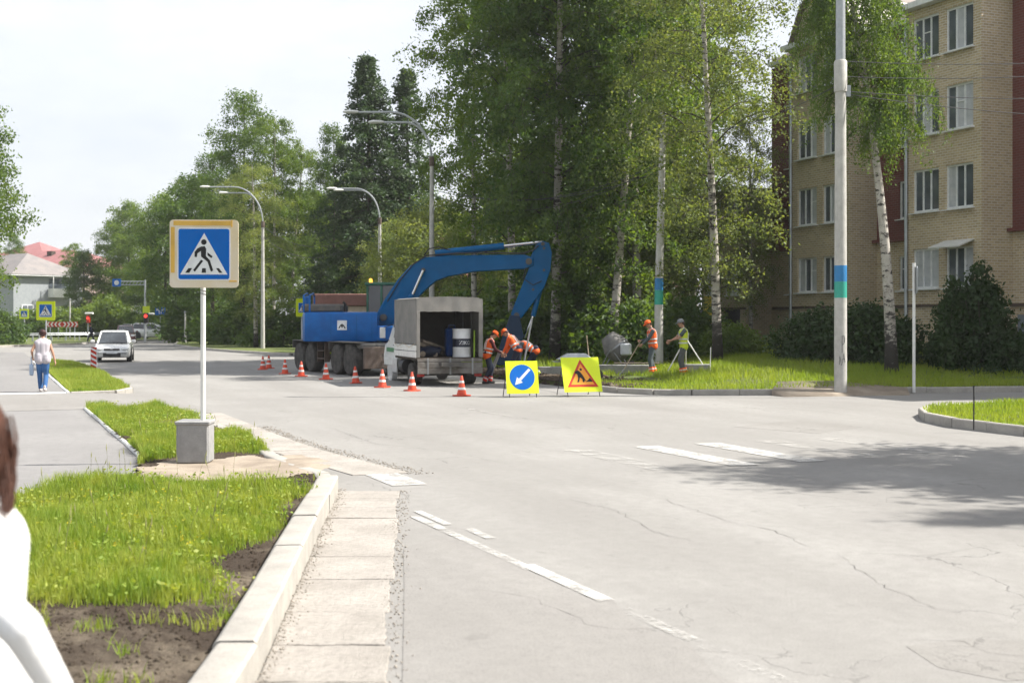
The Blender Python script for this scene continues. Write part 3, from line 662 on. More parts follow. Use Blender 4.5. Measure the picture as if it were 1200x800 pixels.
for px, d, key, H, lab, rz, wd in (
    (556, 62, 'birch1', 20.5, 'airy birch at the open left end of the grove behind the lamp post', .3, .8),
    (600, 56, 'birch2', 22, 'tall birch rising straight behind the bend of the blue boom', 1.2, .95),
    (650, 52, 'dense1', 23, 'very dense dark tree rising behind the excavator stick', 2.2, .95),
    (690, 60, 'dense1', 25, 'leafy birch in the grove behind the arrow board', 4.0, 1.0),
    (716, 50, 'birch1', 21, 'birch with a pale leaning trunk behind the warning board', 3.0, .9),
    (748, 53, 'birch2', 23, 'high birch with a bright upper trunk behind the wire pole', 5.0, .9),
    (778, 64, 'birch1', 22, 'birch at the right end of the grove beside the fence', .9, .95),
    (815, 66, 'birch1', 21, 'birch standing beyond the grey fence', 2.0, 1.),
    (590, 74, 'birch1', 17, 'birch deep in the grove between two others', .0, 1.0),
    (640, 80, 'green2', 12, 'low broad dark tree closing the back of the grove', .7, 1.2),
    (735, 80, 'green1', 13, 'rounded tree closing the back of the grove near the fence', 1.7, 1.3),
    (515, 74, 'pale1', 8.5, 'low pale green tree behind the double arm lamp', 2.7, 1.2),
    (552, 70, 'pale1', 7.5, 'small pale tree left of the grove, behind the boom', 1.9, 1.2),
    (470, 82, 'pale1', 8, 'pale bushy tree between the lamp behind the cab and the boom', 1.1, 1.),
    (785, 56, 'pale1', 8.5, 'bright young tree just behind the wire pole', 2.1, .75)):
    tree('birch_tree' if 'birch' in key else 'leafy_tree', key, gp(px, d), H, lab, rz, wd, BG, tilt=(.02*math.sin(px), {716: -.09, 748: -.055, 600: .05, 548: -.03, 815: .04}.get(px, .02*math.cos(px))))
tree('birch_tree', 'birch3', gp(841, 45), 17.5, 'slender birch with sparse pale leaves beside the worker in lime', 0.35, .95)
tree('birch_tree', 'birch4', gp(1045, 39.5), 13.8, 'leaning white birch on the lawn beside the banded lamp pole', .0, .62)
tree('leafy_tree', 'birch3', gp(880, 58), 11, 'pale bushy birch in front of the apartment entrance', 1.3, .85)
for px, d, key, H, lab, rz, wd in (
    (284, 98, 'dark1', 19.0, 'tallest tree of the roadside clump behind the crossing sign', 1., .95),
    (320, 95, 'birch1', 17.0, 'birch beside the bent double lamp in the roadside clump', 2., .95),
    (250, 104, 'dark1', 15.5, 'dark tree on the road side of the clump behind the crossing sign', 3., 1.),
    (222, 112, 'green2', 14.2, 'broad tree at the near end of the row by the parked white car', .4, 1.),
    (340, 100, 'birch2', 15.5, 'drooping birch between the clump and the spruce', 4., 1.),
    (300, 88, 'birch3', 12.5, 'pale drooping willow like tree in front of the roadside clump', 1.5, 1.2),
    (195, 128, 'green1', 14.2, 'bright tree between the traffic light and the roadside clump', 5., 1.),
    (150, 150, 'green1', 15.4, 'rounded tree beyond the junction behind the overhead sign', 1.1, 1.0),
    (133, 160, 'dark1', 14.5, 'narrow tree beyond the junction next to the grey house', 2.1, .9),
    (100, 150, 'green2', 9.8, 'low tree beside the balcony of the grey house', 3.3, 1.0),
    (172, 140, 'green2', 9, 'low dark tree behind the parked white estate car', .2, 1.2),
    (82, 168, 'birch1', 12, 'pale tree between the grey house and the red roofs', .9, 1.0),
    (390, 98, 'dark1', 16.5, 'dark tree beside the tall spruce', .3, .75),
    (432, 90, 'spruce1', 20.4, 'tall dark spruce with a pointed top', .5, 1.2),
    (482, 92, 'spruce2', 19.8, 'open spruce with thin layered branches', 1.4, 1.15),
    (405, 112, 'dark1', 13.5, 'dark tree filling the gap behind the spruces', 2.4, 1.1),
    (460, 112, 'green2', 14, 'broad dark tree low behind the two spruces', 4.4, 1.2),
    (365, 118, 'green2', 13.5, 'broad dark tree low behind the lamp in the clump', 1.4, 1.3),
    (270, 122, 'green2', 13, 'broad dark tree low behind the roadside clump', 2.4, 1.3)):
    tree('spruce_tree' if 'spruce' in key else 'birch_tree' if 'birch' in key else 'leafy_tree', key, gp(px, d), H, lab, rz, wd, LG)
tree('leafy_tree', 'green1', D(-42, 66, .05), 13.5, 'leafy tree on the lawn left of the footpath, half out of sight', .4, .85)
tree('leafy_tree', 'dark1', D(16, 190, .05), 14.5, 'dark tree standing behind the grey house', .9, .8)
tree('leafy_tree', 'green1', Vector((16.3, 17.8, .1)), 14.5, 'tree on the island whose shadow falls on the road', .2, .9)
tree('leafy_tree', 'green2', Vector((17.2, 13.5, .1)), 14, 'narrow tree on the island beside the shade tree', 1.2, .42)

# shrubs
def shrub_mesh(seed, m, n=230, per=26, leaf=.12, h=1.5, w_=1.2, point=False):
    rng = np.random.default_rng(seed); a = rng.uniform(0, 2*np.pi, n); z = rng.uniform(.03, 1, n); r = np.sqrt(rng.uniform(.1, 1, n))
    prof = (1-z)**.55 if point else np.sqrt(np.clip(1-(z*1.02-.15)**2*1.1, .05, 1)); lump = 1+.28*np.sin(3*a+seed+4*z)+.15*np.sin(7*a+z*9)
    C = np.stack([np.cos(a)*r*prof*w_*lump, np.sin(a)*r*prof*w_*lump, z*h*(1+.12*np.sin(2*a+seed))], 1)
    return leaf_mesh('foliage', C, per, .13, leaf, seed, m)
def stems_mesh(seed, h, w_):
    rd = random.Random(seed); b = MB()
    for i in range(9):
        a = rd.uniform(0, 6.28); r = rd.uniform(.2, .7)*w_; b.tube([(0, 0, -.05), (math.cos(a)*r*.4, math.sin(a)*r*.4, h*.4), (math.cos(a)*r, math.sin(a)*r, h*.8)], [.025, .018, .008], 4, False)
    return b.mesh('stems', True, 'bark')
SHM = {'dark': (shrub_mesh(21, 'shrub_leaf'), stems_mesh(1, 1.5, 1.2)), 'dark2': (shrub_mesh(22, 'shrub_leaf', point=True, h=2.3, w_=1.25, n=330), stems_mesh(2, 2.2, 1.0)), 'light': (shrub_mesh(23, 'light_shrub_leaf', leaf=.13), stems_mesh(3, 1.5, 1.2)), 'mid': (shrub_mesh(24, 'dark_leaf', leaf=.13), stems_mesh(4, 1.5, 1.2))}
def shrub(p, kind, k, label, rz=0., kw=1., group=None):
    f, s_ = SHM[kind]; e = thing('shrub', label, 'shrub', p, rz, group); e.scale = (k*kw, k*kw, k); obj('foliage', f, None, e); obj('stems', s_, None, e); return e
for px, d, kind, k, kw, lab in (
    (945, 43.5, 'dark', .95, 1.1, 'dark low shrub below the two first floor windows, farthest from the birch'),
    (975, 43, 'dark', 1.1, 1.1, 'dark rounded shrub just behind the banded lamp pole'),
    (1015, 42.6, 'dark', 1.2, 1.1, 'dark shrub right behind the leaning birch trunk'),
    (1045, 42.5, 'dark', .95, 1.0, 'dark shrub between the leaning birch and the thin signpost'),
    (1118, 41, 'dark2', 1.12, .8, 'dark tall bush with a ragged top beside the thin signpost'),
    (1150, 40.5, 'dark2', 1.3, .85, 'tallest dark bush below the window with the awning'),
    (1182, 40, 'dark', .85, 1.0, 'low dark bush against the corner of the brick block'),
    (1205, 40, 'dark', .75, 1.0, 'low bush by the dark red recess of the brick block')):
    shrub(gp(px, d), kind, k, lab, px*.37, kw, 'shrubs along the apartment block')
for px, d, kind, k, kw, lab in (
    (2, 100, 'mid', 1.5, 1.0, 'dark bush left of the footpath in front of the grey house'), (38, 139, 'mid', 1.7, 1.3, 'dark bush under the small crossing sign'),
    (58, 140, 'light', 1.9, 1.3, 'bright bush at the left end of the chevron board'), (85, 141, 'light', 1.8, 1.3, 'bright bush at the right end of the chevron board'), (105, 142, 'light', 2.0, 1.2, 'bright bush beside the red signal lamp'),
    (128, 145, 'light', 2.7, 1.0, 'tall bright bush behind the oncoming car'), (190, 140, 'mid', 2.2, 1.3, 'dark bush behind the blue lane sign'), (235, 112, 'mid', 2.0, 1.3, 'dark bush at the foot of the roadside clump'), (275, 98, 'mid', 1.6, 1.4, 'bush under the tallest roadside tree'), (330, 90, 'mid', 1.5, 1.4, 'bush at the foot of the double lamp')):
    shrub(D(px, d, .08), kind, k, lab, px*.3, kw)
for px, d, kind, k, kw, lab in (
    (600, 58, 'mid', 1.7, 1.4, 'undergrowth bush behind the bucket of the excavator'), (655, 57, 'mid', 1.6, 1.4, 'undergrowth bush behind the arrow board'), (705, 52, 'mid', 1.3, 1.2, 'undergrowth bush behind the concrete mixer'),
    (752, 47, 'mid', 1.35, .9, 'leafy bush beside the wire pole, behind the worker in orange'), (790, 50, 'mid', 1.4, 1.1, 'leafy bush between the wire pole and the fence'), (560, 66, 'mid', 1.9, 1.3, 'undergrowth bush behind the tarp truck'), (500, 72, 'mid', 1.9, 1.3, 'undergrowth bush behind the excavator boom'),
    (860, 47, 'light', .75, 1.3, 'pale shoots around the foot of the slender birch')):
    shrub(gp(px, d), kind, k, lab, px*.3, kw)

# ------------------------------------------------------------------ grass (stuff)
rng = np.random.default_rng(11)
sandp = [(-4.6, 14.5), (-3.2, 14.75), (-2.4, 15.7), (-3.2, 18.2), (-4.1, 18.1), (-4.9, 16.6)]
def clearance(x, y):        # metres from the bare soil, negative on it
    c = np.minimum(bayx(y)-x-.24-.62*vnoise(x, y, 1.1, 6)**2+np.clip(y-13.2, 0, 1)*.4, y-8.05-.7*vnoise(x, y, 1.5, 9))
    e_ = np.hypot((x+3.5)/1.25, (y-16.2)/1.75)-1+.25*(vnoise(x, y, 2, 13)-.5); e2 = np.hypot((x+2.75)/.5, (y-15.2)/.9)-1
    c = np.minimum(c, np.minimum(e_*1.1, e2*.5)); bare = vnoise(x, y, 1.0, 15)
    return np.minimum(c, (.8-bare)*1.2)
soil_clear = lambda x, y: clearance(x, y) < 0
def bed_grass(poly, dens, h, wd, seed, name, clear=True, hvar=True):
    r_ = np.random.default_rng(seed); x, y = scatter(poly, dens, r_)
    k = r_.uniform(0, 1, len(x)) < .35+.75*vnoise(x, y, 1.7, 2)
    if clear: k &= r_.uniform(0, 1, len(x)) < clearance(x, y)*5+.03
    x = x[k]; y = y[k]; z = bed_z(x, y)-.005 if clear else np.full(len(x), VZ-.02)
    hh = h*(.35+.8*vnoise(x, y, .8, 5)+.5*vnoise(x, y, 3, 7))*(np.clip(.4+clearance(x, y)*1.6, .35, 1) if clear else 1)
    o = obj(name, grass_blades(name, np.stack([x, y, z], 1), hh, wd, seed, 'grass')); tag(o, None, None, None, 'stuff'); return o
tag(bed_grass([p for p in inner], 5200, .165, .0085, 31, 'grass'), 'tall bright green grass in the roadside bed', 'grass')
tag(bed_grass([p[:2] for p in far_strip], 1500, .14, .014, 32, 'grass', False), 'short grass on the strip beyond the driveway', 'grass')
# broad leaved weeds and yellow flowers in the bed
x, y = scatter(inner, 40, rng); k = ~soil_clear(x, y); x = x[k]; y = y[k]
C = np.stack([x, y, bed_z(x, y)+.1], 1)
tag(obj('weeds', leaf_mesh('weeds', C, 8, (.05, .05, .04), .032, 41, 'grass', .5)), 'broad leaved weeds among the roadside grass', 'weeds', None, 'stuff')
x, y = scatter([(-4.6, 9.4), (-2.4, 9.4), (-2.4, 13), (-4.6, 13)], 10, rng); k = ~soil_clear(x, y); C = np.stack([x[k], y[k], bed_z(x[k], y[k])+.17], 1)
tag(obj('flowers', leaf_mesh('flowers', C, 3, (.012, .012, .02), .02, 42, 'weed_flower')), 'tiny yellow flowers scattered in the roadside grass', 'flowers', None, 'stuff')
# lone tufts on the bare soil
x, y = scatter([(-3.4, 6.4), (-1.7, 6.4), (-1.8, 9.2), (-3.4, 9.2)], 30, rng); k = rng.uniform(0, 1, len(x)) < .14
xx = np.repeat(x[k], 25)+rng.normal(0, .045, k.sum()*25); yy = np.repeat(y[k], 25)+rng.normal(0, .045, k.sum()*25)
tag(obj('grass_tufts', grass_blades('grass_tufts', np.stack([xx, yy, bed_z(xx, yy)], 1), np.full(len(xx), .09), .007, 33, 'grass', .9)), 'sparse tufts on the bare soil by the kerb', 'grass', None, 'stuff')
# clods and pebbles on soil, gravel along the gutter
def pebbles(name, x, y, z, size, seed, m, label):
    r_ = np.random.default_rng(seed); n = len(x); B = np.array([(1, 0, 0), (-.5, .87, 0), (-.5, -.87, 0), (0, 0, .8), (0, 0, -.6)])
    sz = size*r_.uniform(.35, 1.3, n)**1.5; a = r_.uniform(0, 6.28, n); V = np.repeat(B[None], n, 0)*sz[:, None, None]*r_.uniform(.7, 1.3, (n, 5, 1))
    ca, sa = np.cos(a)[:, None], np.sin(a)[:, None]; V = np.stack([V[..., 0]*ca-V[..., 1]*sa, V[..., 0]*sa+V[..., 1]*ca, V[..., 2]], -1)+np.stack([x, y, z], 1)[:, None]
    f = np.array([(0, 1, 3), (1, 2, 3), (2, 0, 3), (1, 0, 4), (2, 1, 4), (0, 2, 4)]); F = (f[None]+np.arange(n)[:, None, None]*5).ravel()
    return tag(obj(name, np_mesh(name, V.reshape(-1, 3), F, np.full(n*6, 3), m)), label, name.replace('_', ' '), None, 'stuff')
x, y = scatter(inner, 330, rng); k = (y > 5.5) & soil_clear(x, y) & ~inside(sandp, x, y); x = x[k]; y = y[k]
pebbles('soil_clods', x, y, bed_z(x, y), .016, 51, 'soil', 'dark crumbs of soil in the roadside bed')
y = rng.uniform(4, 15, 1300); x = bayx(y)+np.abs(rng.normal(0, .05, 1300))+.01; pebbles('gutter_grit', x, y, np.full(len(x), .03), .008, 52, 'gravel', 'grit gathered along the foot of the kerb')
s_ = rng.uniform(15.8, 24, 1500); n_ = 4.85+rng.normal(0, .1, 1500)+np.maximum(0, 20-s_)*.1; P = [SN(a, b) for a, b in zip(s_, n_)]
pebbles('gravel', np.array([p.x for p in P]), np.array([p.y for p in P]), np.full(1500, .006), .011, 53, 'gravel', 'loose gravel along the road edge past the bay')
y = rng.uniform(4, 15, 900); x = bayx(y)+.74+rng.normal(0, .05, 900); pebbles('slab_edge_grit', x, y, np.full(len(x), .006), .009, 54, 'gravel', 'grit along the outer edge of the gutter slabs')
# lawns on the right
def lawn_grass(name, s0, s1, n0, n1, dens, h, wd, seed, label):
    r_ = np.random.default_rng(seed); N = int((s1-s0)*(n1-n0)*dens); s = r_.uniform(s0, s1, N); n = r_.uniform(n0, n1, N)
    sm = np.interp(n, [16.2, 17, 19.7, 27, 42], [31.4, 30.0, 29.1, 27.8, 23.9]); k = (s > sm) & (r_.uniform(0, 1, N) < .25+.9*vnoise(s, n, .55, seed)); s = s[k]; n = n[k]
    dig = (n < 19.3-.7*vnoise(s, n, 1.2, 4)) & (s > 33.5) & (s < 46); s = s[~dig]; n = n[~dig]
    x = UX*s+UY*n; y = UY*s-UX*n; z = lawn_z(x, y)
    o = obj(name, grass_blades(name, np.stack([x, y, z], 1), h*(.5+.9*vnoise(x, y, .5, 3)), wd, seed, 'lawn_grass', .6)); return tag(o, label, 'grass', None, 'stuff')
lawn_grass('lawn_grass', 24, 42, 16.3, 34, 330, .2, .022, 61, 'meadow grass on the lawn before the apartment block')
lawn_grass('lawn_grass', 42, 72, 16.3, 36, 70, .26, .04, 62, 'grass under the grove behind the machines')
r_ = np.random.default_rng(63); x, y = scatter(ISL, 420, r_); k = (y > 18.5) & (x < 16); x = x[k]; y = y[k]
tag(obj('island_grass', grass_blades('island_grass', np.stack([x, y, np.full(len(x), .15)], 1), .1*(.5+vnoise(x, y, 1, 3)), .016, 63, 'lawn_grass', .6)), 'mown grass on the kerbed island', 'grass', None, 'stuff')
# broken soil along the dug up verge
s_ = rng.uniform(31.5, 46, 5200); n_ = 16.2+np.abs(rng.normal(0, .9, 5200))*np.where(s_ < 33, .45, 1); P = [SN(a, b) for a, b in zip(s_, n_)]
x = np.array([p.x for p in P]); y = np.array([p.y for p in P]); pebbles('dug_soil', x, y, np.where(n_ > 16.25, lawn_z(x, y)+.02, .03), .085, 55, 'soil', 'broken clods of soil along the dug up verge')
# tall seed stalks standing above the bed grass
b = MB(); rk = random.Random(9); k = 0
while k < 90:
    x, y = rk.uniform(-5.6, -2.4), rk.uniform(8.6, 21)
    if not inside(inner, np.array([x]), np.array([y]))[0] or clearance(np.array([x]), np.array([y]))[0] < .05: continue
    z = float(bed_z(np.array([x]), np.array([y]))[0]); h = rk.uniform(.22, .46); dx, dy = rk.uniform(-.08, .08), rk.uniform(-.08, .08); k += 1
    b.tube([(x, y, z), (x+dx*.4, y+dy*.4, z+h*.6), (x+dx, y+dy, z+h)], [.002, .0018, .0012], 3); b.tube([(x+dx*.85, y+dy*.85, z+h*.86), (x+dx, y+dy, z+h*.95), (x+dx*1.1, y+dy*1.1, z+h*1.08)], [.001, .006, .001], 4)
tag(b.build('seed_stalks', 'seed_stalk'), 'thin seed stalks standing above the roadside grass', 'grass', None, 'stuff')
# ------------------------------------------------------------------ apartment block
BO = D(1125, 46.8); BO.z = 0
def building():
    e = thing('apartment_building', 'yellow and dark red brick apartment block with white windows', 'building', BO, ROADROT)
    zb, zt = .35, 13.85
    def wall(name, x0, x1, y, m, ops=(), za=zb, zc=zt, facing='y'):
        # facing y: wall in the x-z plane at y, looking +y; facing x-: wall in the y-z plane at x=x0 looking -x (y runs from y to y-x1)
        xs = sorted({x0, x1, *[o[0] for o in ops], *[o[1] for o in ops]}); zs = sorted({za, zc, *[o[2] for o in ops], *[o[3] for o in ops]})
        b = MB(); dp = .16
        for i in range(len(xs)-1):
            for j in range(len(zs)-1):
                cx, cz = (xs[i]+xs[i+1])/2, (zs[j]+zs[j+1])/2
                if any(o[0] < cx < o[1] and o[2] < cz < o[3] for o in ops): continue
                b.add([(xs[i], y, zs[j]), (xs[i+1], y, zs[j]), (xs[i+1], y, zs[j+1]), (xs[i], y, zs[j+1])], [(3, 2, 1, 0)])
        for o in ops:
            a, c, d_, f = o; q = [(a, d_), (c, d_), (c, f), (a, f)]
            for k in range(4): p0, p1 = q[k], q[(k+1) % 4]; b.add([(p0[0], y, p0[1]), (p1[0], y, p1[1]), (p1[0], y-dp, p1[1]), (p0[0], y-dp, p0[1])], [(0, 1, 2, 3)])
        me = bpy.data.meshes.new(name); me.from_pydata(b.v, [], b.f); me.update(); return obj(name, me, m, e)
    def side(name, x, y0, y1, m, za=zb, zc=zt):
        me = bpy.data.meshes.new(name); me.from_pydata([(x, y0, za), (x, y1, za), (x, y1, zc), (x, y0, zc)], [], [(0, 1, 2, 3)]); me.update(); return obj(name, me, m, e)
    rw = random.Random(8)
    def window(x0, x1, z0, z1, y, n=3):
        W, H = x1-x0, z1-z0; o_ = thing('window', None, None, ((x0+x1)/2, y-.1, z0)); o_.parent = e
        b = MB(); t = .075
        b.box((0, 0, t/2), (W, .07, t)); b.box((0, 0, H-t/2), (W, .07, t))
        for sx in (-1, 1): b.box((sx*(W/2-t/2), 0, H/2), (t, .066, H-2*t))
        b.build('frame', 'white_frame', o_)
        xs = [-W/2+t+(W-2*t)*k/n for k in range(n+1)]
        for k in range(1, n): MB().box((xs[k], .002, H/2), (.065, .06, H-2*t)).build('mullion', 'white_frame', o_)
        for k in range(n):
            MB().box(((xs[k]+xs[k+1])/2, -.012, H/2), (xs[k+1]-xs[k]-.02, .012, H-2*t)).build('pane', 'window_glass' if rw.random() < .55 else 'curtain', o_)
        if rw.random() < .5: k = rw.randrange(n); MB().box(((xs[k]+xs[k+1])/2, .006, H*.62), (xs[k+1]-xs[k]-.05, .03, .04)).build('crossbar', 'white_frame', o_)
        MB().box((0, .15, -.03), (W+.14, .26, .045), rx=-.12).build('sill', 'white_frame', o_)
    ROWS = [(3.2, 4.7), (6.1, 7.72), (9.0, 10.65), (11.9, 13.5)]
    bays = [(-15.2, -11.2), (-1.1, 2.95), (6.5, 10.6), (14.2, 18.2)]; top_z = zt
    for bi, (a, c) in enumerate(bays):
        zt = 7.95 if bi == 3 else top_z; rows_ = ROWS[:2] if bi == 3 else ROWS
        L = c-a; ops = [(a+.42, a+1.86, z0, z1) for z0, z1 in rows_]+[(a+2.22, a+3.66, z0, z1) for z0, z1 in rows_]
        if bi == 2: ops = [(a+.5, a+1.78, z0, z1) for z0, z1 in rows_]+[(a+2.2, a+3.6, z0, z1) for z0, z1 in rows_]
        gate = (a+.5, a+2.0, .6, 2.5)
        if bi == 3: ops = [o for o in ops]+[gate]
        wall('bay_wall', a, c, 0., 'yellow_brick', ops, zb, zt); side('bay_side', a, 0., -1.42, 'yellow_brick', zb, zt); side('bay_side', c, 0., -1.42 if bi < 3 else -9., 'yellow_brick', zb, zt)
        for o in ops:
            if o is gate: MB().box(((o[0]+o[1])/2, -.14, (o[2]+o[3])/2), (o[1]-o[0], .03, o[3]-o[2])).build('door', 'dark_room', e); continue
            window(*o, 0., 3)
        MB().box(((a+c)/2, -.55, zt+.12), (L+.5, 1.9, .22)).build('cornice', 'white_frame', e)
        if bi == 2:
            g = MB(); g.prism([(a-.02, zt+.24), (c+.02, zt+.24), (c-.6, zt+1.5), ((a+c)/2, zt+3.0), (a+.6, zt+1.5)], -.2, -3.0); g.build('gable', 'yellow_brick', e)
            MB().prism(circ((a+c)/2, zt+1.15, .75, 18), -.17, -.3).build('round_window', 'window_glass', e)
            r_ = MB()
            for q0, q1 in (((a-.15, zt+.3), (a+.6, zt+1.6)), ((a+.6, zt+1.6), ((a+c)/2, zt+3.12)), (((a+c)/2, zt+3.12), (c-.6, zt+1.6)), ((c-.6, zt+1.6), (c+.15, zt+.3))):
                dx, dz = q1[0]-q0[0], q1[1]-q0[1]; l = math.hypot(dx, dz); nx_, nz_ = -dz/l*.12, dx/l*.12
                r_.prism([q0, q1, (q1[0]+nx_, q1[1]+nz_), (q0[0]+nx_, q0[1]+nz_)], .0, -4)
            r_.build('gable_roof', 'roof_metal', e)
    zt = top_z; rows_ = ROWS
    gaps = [(-11.2, -1.1), (2.95, 6.5), (10.6, 14.2)]
    for gi, (a, c) in enumerate(gaps):
        xs = [a+1.6, a+4.2, a+6.6] if gi == 0 else [a+1.15 if gi == 1 else a+1.3]
        lo = [(x, x+1.0, z0, z1-.1) for x in xs for z0, z1 in rows_[:1]]; hi = [(x, x+1.0, z0, z1-.1) for x in xs for z0, z1 in rows_[1:]]
        wall('recess_wall', a, c, -1.42, 'yellow_brick', lo, zb, 5.25); wall('recess_wall', a, c, -1.42, 'red_brick', hi, 5.25, zt)
        for o in lo+hi: window(*o, -1.42, 2)
        MB().box(((a+c)/2, -1.3, 5.25), (c-a-.01, .3, .12)).build('string_course', 'red_brick', e)
        MB().box(((a+c)/2, -1.5, zt+.1), (c-a-.6, 1.0, .2)).build('cornice', 'white_frame', e)
    for x in (2.86, 10.5, -11.3):
        b = MB(); b.tube([(x, .09, .6), (x, .09, 13.5), (x, -.1, 13.75)], .065, 8); b.build('downpipe', 'zinc', e)
    MB().box((0, -1.36, 2.55), (28, .12, .12)).build('base_ledge', 'rust_plate', e)
    for a, c in bays: MB().box(((a+c)/2, .03, 2.55), (c-a+.06, .06, .1)).build('base_ledge', 'rust_plate', e)
    MB().box((0.2, .03, 1.2), (.9, .05, .75)).build('basement_window', 'dark_room', e); MB().box((4.8, -1.38, 1.2), (.9, .05, .75)).build('basement_window', 'dark_room', e)
    MB().box((11.6, -1.36, 1.35), (1.5, .08, 1.9)).build('basement_panel', 'stucco_blue', e); MB().box((-2.2, -1.36, 1.35), (1.5, .08, 1.7)).build('basement_panel', 'stucco_blue', e)
    b = MB(); b.add([(-.75, 0, 4.95), (.75, 0, 4.95), (.82, .75, 4.68), (-.82, .75, 4.68), (-.75, 0, 4.9), (.75, 0, 4.9), (.82, .75, 4.63), (-.82, .75, 4.63)], [(0, 1, 2, 3), (7, 6, 5, 4), (0, 4, 5, 1), (1, 5, 6, 2), (2, 6, 7, 3), (3, 7, 4, 0)]); b.build('awning', 'white_paint', e, loc=(.03, 0, 0))
    # body behind and roof
    MB().box((-.5, -8.2, (zb+zt)/2), (29.4, 13.2, zt-zb)).build('rear_wall', 'yellow_brick', e); MB().box((16.15, -5.2, (zb+7.9)/2), (4.0, 7.4, 7.9-zb)).build('annex_wall', 'yellow_brick', e); MB().box((16.2, -4.3, 8.05), (4.6, 9.6, .2)).build('annex_roof', 'roof_metal', e)
    b = MB(); b.add([(-15.6, -1.2, zt+.2), (14.4, -1.2, zt+.2), (14.4, -15, zt+.2), (-15.6, -15, zt+.2), (-13, -8, zt+4.2), (12, -8, zt+4.2)], [(0, 1, 5, 4), (2, 3, 4, 5), (1, 2, 5), (3, 0, 4), (0, 3, 2, 1)]); b.build('roof', 'roof_metal', e)
    return e
building()

# grey metal fence behind the grove
fe = thing('sheet_fence', 'grey corrugated metal fence running beyond the slender birch', 'fence', D(818, 62), 0)
fe.location.z = .55
for i in range(-2, 9):
    b = MB(); pr = []
    for k in range(17): pr.append((k*.075, .03 if k % 4 in (1, 2) else 0.))
    b.loft([[(x, y, z) for x, y in pr]+[(x, y+.012, z) for x, y in reversed(pr)] for z in (-.25, 1.95)]); b.build('panel', 'fence_grey', fe, (-1.6+(i-3)*1.22, 0, 0))
for i in range(-2, 9, 2): MB().box((-1.6+(i-3)*1.22, .1, .8), (.07, .07, 2.2)).build('post', 'steel', fe)

# ------------------------------------------------------------------ far houses
def house(loc, rz, W, Dp, H, rh, label, wallm, roofm, name='house', wins=(), balcony=None, gutter=True, mat2=None, chimney=None, z2=None):
    e = thing(name, label, 'house', loc, rz)
    b = MB(); b.box((0, 0, H/2-.3), (W, Dp, H+.6)); b.build('wall', wallm, e)
    b = MB(); o_ = .7; r_ = min(W, Dp)/2
    A = [(-W/2-o_, -Dp/2-o_, H), (W/2+o_, -Dp/2-o_, H), (W/2+o_, Dp/2+o_, H), (-W/2-o_, Dp/2+o_, H)]
    if W >= Dp: B = [(-W/2+r_, 0, H+rh), (W/2-r_+.01, 0, H+rh)]; f = [(0, 1, 5, 4), (1, 2, 5), (2, 3, 4, 5), (3, 0, 4), (3, 2, 1, 0)]
    else: B = [(0, -Dp/2+r_, H+rh), (0, Dp/2-r_+.01, H+rh)]; f = [(0, 1, 4), (1, 2, 5, 4), (2, 3, 5), (3, 0, 4, 5), (3, 2, 1, 0)]
    b.add(A+B, f); rf = b.build('roof', roofm, e, smooth=False)
    b = MB(); b.box((0, 0, H-.08), (W+2*o_-.1, Dp+2*o_-.1, .14)); b.build('eaves', 'white_frame', e)
    if chimney: b = MB(); b.box((chimney[0], chimney[1], H+rh*.6), (1, 1, 2.2)); b.build('chimney', 'wood_dark', rf)
    for (face, u_, z0, w_, h_) in wins:
        wn = thing('window', None, None); wn.parent = e
        if face == 'f': wn.location = (u_, -Dp/2-.03, z0); 
        elif face == 'r': wn.location = (W/2+.03, u_, z0); wn.rotation_euler = (0, 0, R(90))
        else: wn.location = (-W/2-.03, u_, z0); wn.rotation_euler = (0, 0, R(-90))
        b = MB(); b.box((0, 0, h_/2), (w_+.2, .12, h_+.2)); b.build('frame', 'white_frame', wn)
        for k in (-1, 1): MB().box((k*w_/4, -.05, h_/2), (w_/2-.08, .06, h_)).build('pane', 'window_glass', wn)
    if balcony:
        for (face, u_, z0, w_) in balcony:
            bl = thing('balcony', None, None); bl.parent = e
            if face == 'r': bl.location = (W/2, u_, z0); bl.rotation_euler = (0, 0, R(90))
            else: bl.location = (u_, -Dp/2, z0)
            MB().box((0, -.6, 0), (w_, 1.2, .15)).build('floor_slab', 'white_paint', bl); MB().box((0, -1.17, .55), (w_, .06, .95)).build('parapet', 'white_paint', bl)
            for sx in (-1, 1): MB().box((sx*(w_/2-.03), -.6, .55), (.06, 1.08, .95)).build('parapet', 'white_paint', bl); MB().box((sx*(w_/2-.05), -1.15, 1.75), (.08, .08, 1.45)).build('post', 'white_paint', bl)
            MB().box((0, -.03, 1.2), (w_-.3, .05, 2.1)).build('door', 'window_glass', bl)
    return e
hd = 158.
house(D(22, hd+6, .0), R(-38), 13.5, 9.5, 7.6, 2.9, 'grey rendered two storey house with slate roof and white balcony', 'house_grey', 'slate_roof',
      wins=[('f', -4, 5.4, 1.5, 1.4), ('f', -4, 2.4, 1.5, 1.4), ('f', 1, 5.4, 1.5, 1.4), ('f', 1, 2.4, 1.5, 1.4), ('r', -2.9, 2.4, 1.4, 1.4)], balcony=[('r', 1.6, 4.9, 3.4)], chimney=(-4, -1))
house(D(60, 225), R(-25), 24, 14, 10.8, 3.4, 'pinkish building with red hipped roof behind the grey house', 'pink_wall', 'red_roof', wins=[('f', x, 7.5, 1.5, 1.6) for x in (-8, -4, 0, 4, 8)], chimney=(2, -2))
house(D(46, 262), R(-20), 11, 11, 15.0, 3.0, 'taller block with a red roof above the red hipped roof', 'pink_wall', 'red_roof', wins=[('f', x, 12, 1.4, 1.6) for x in (-3, 0, 3)])
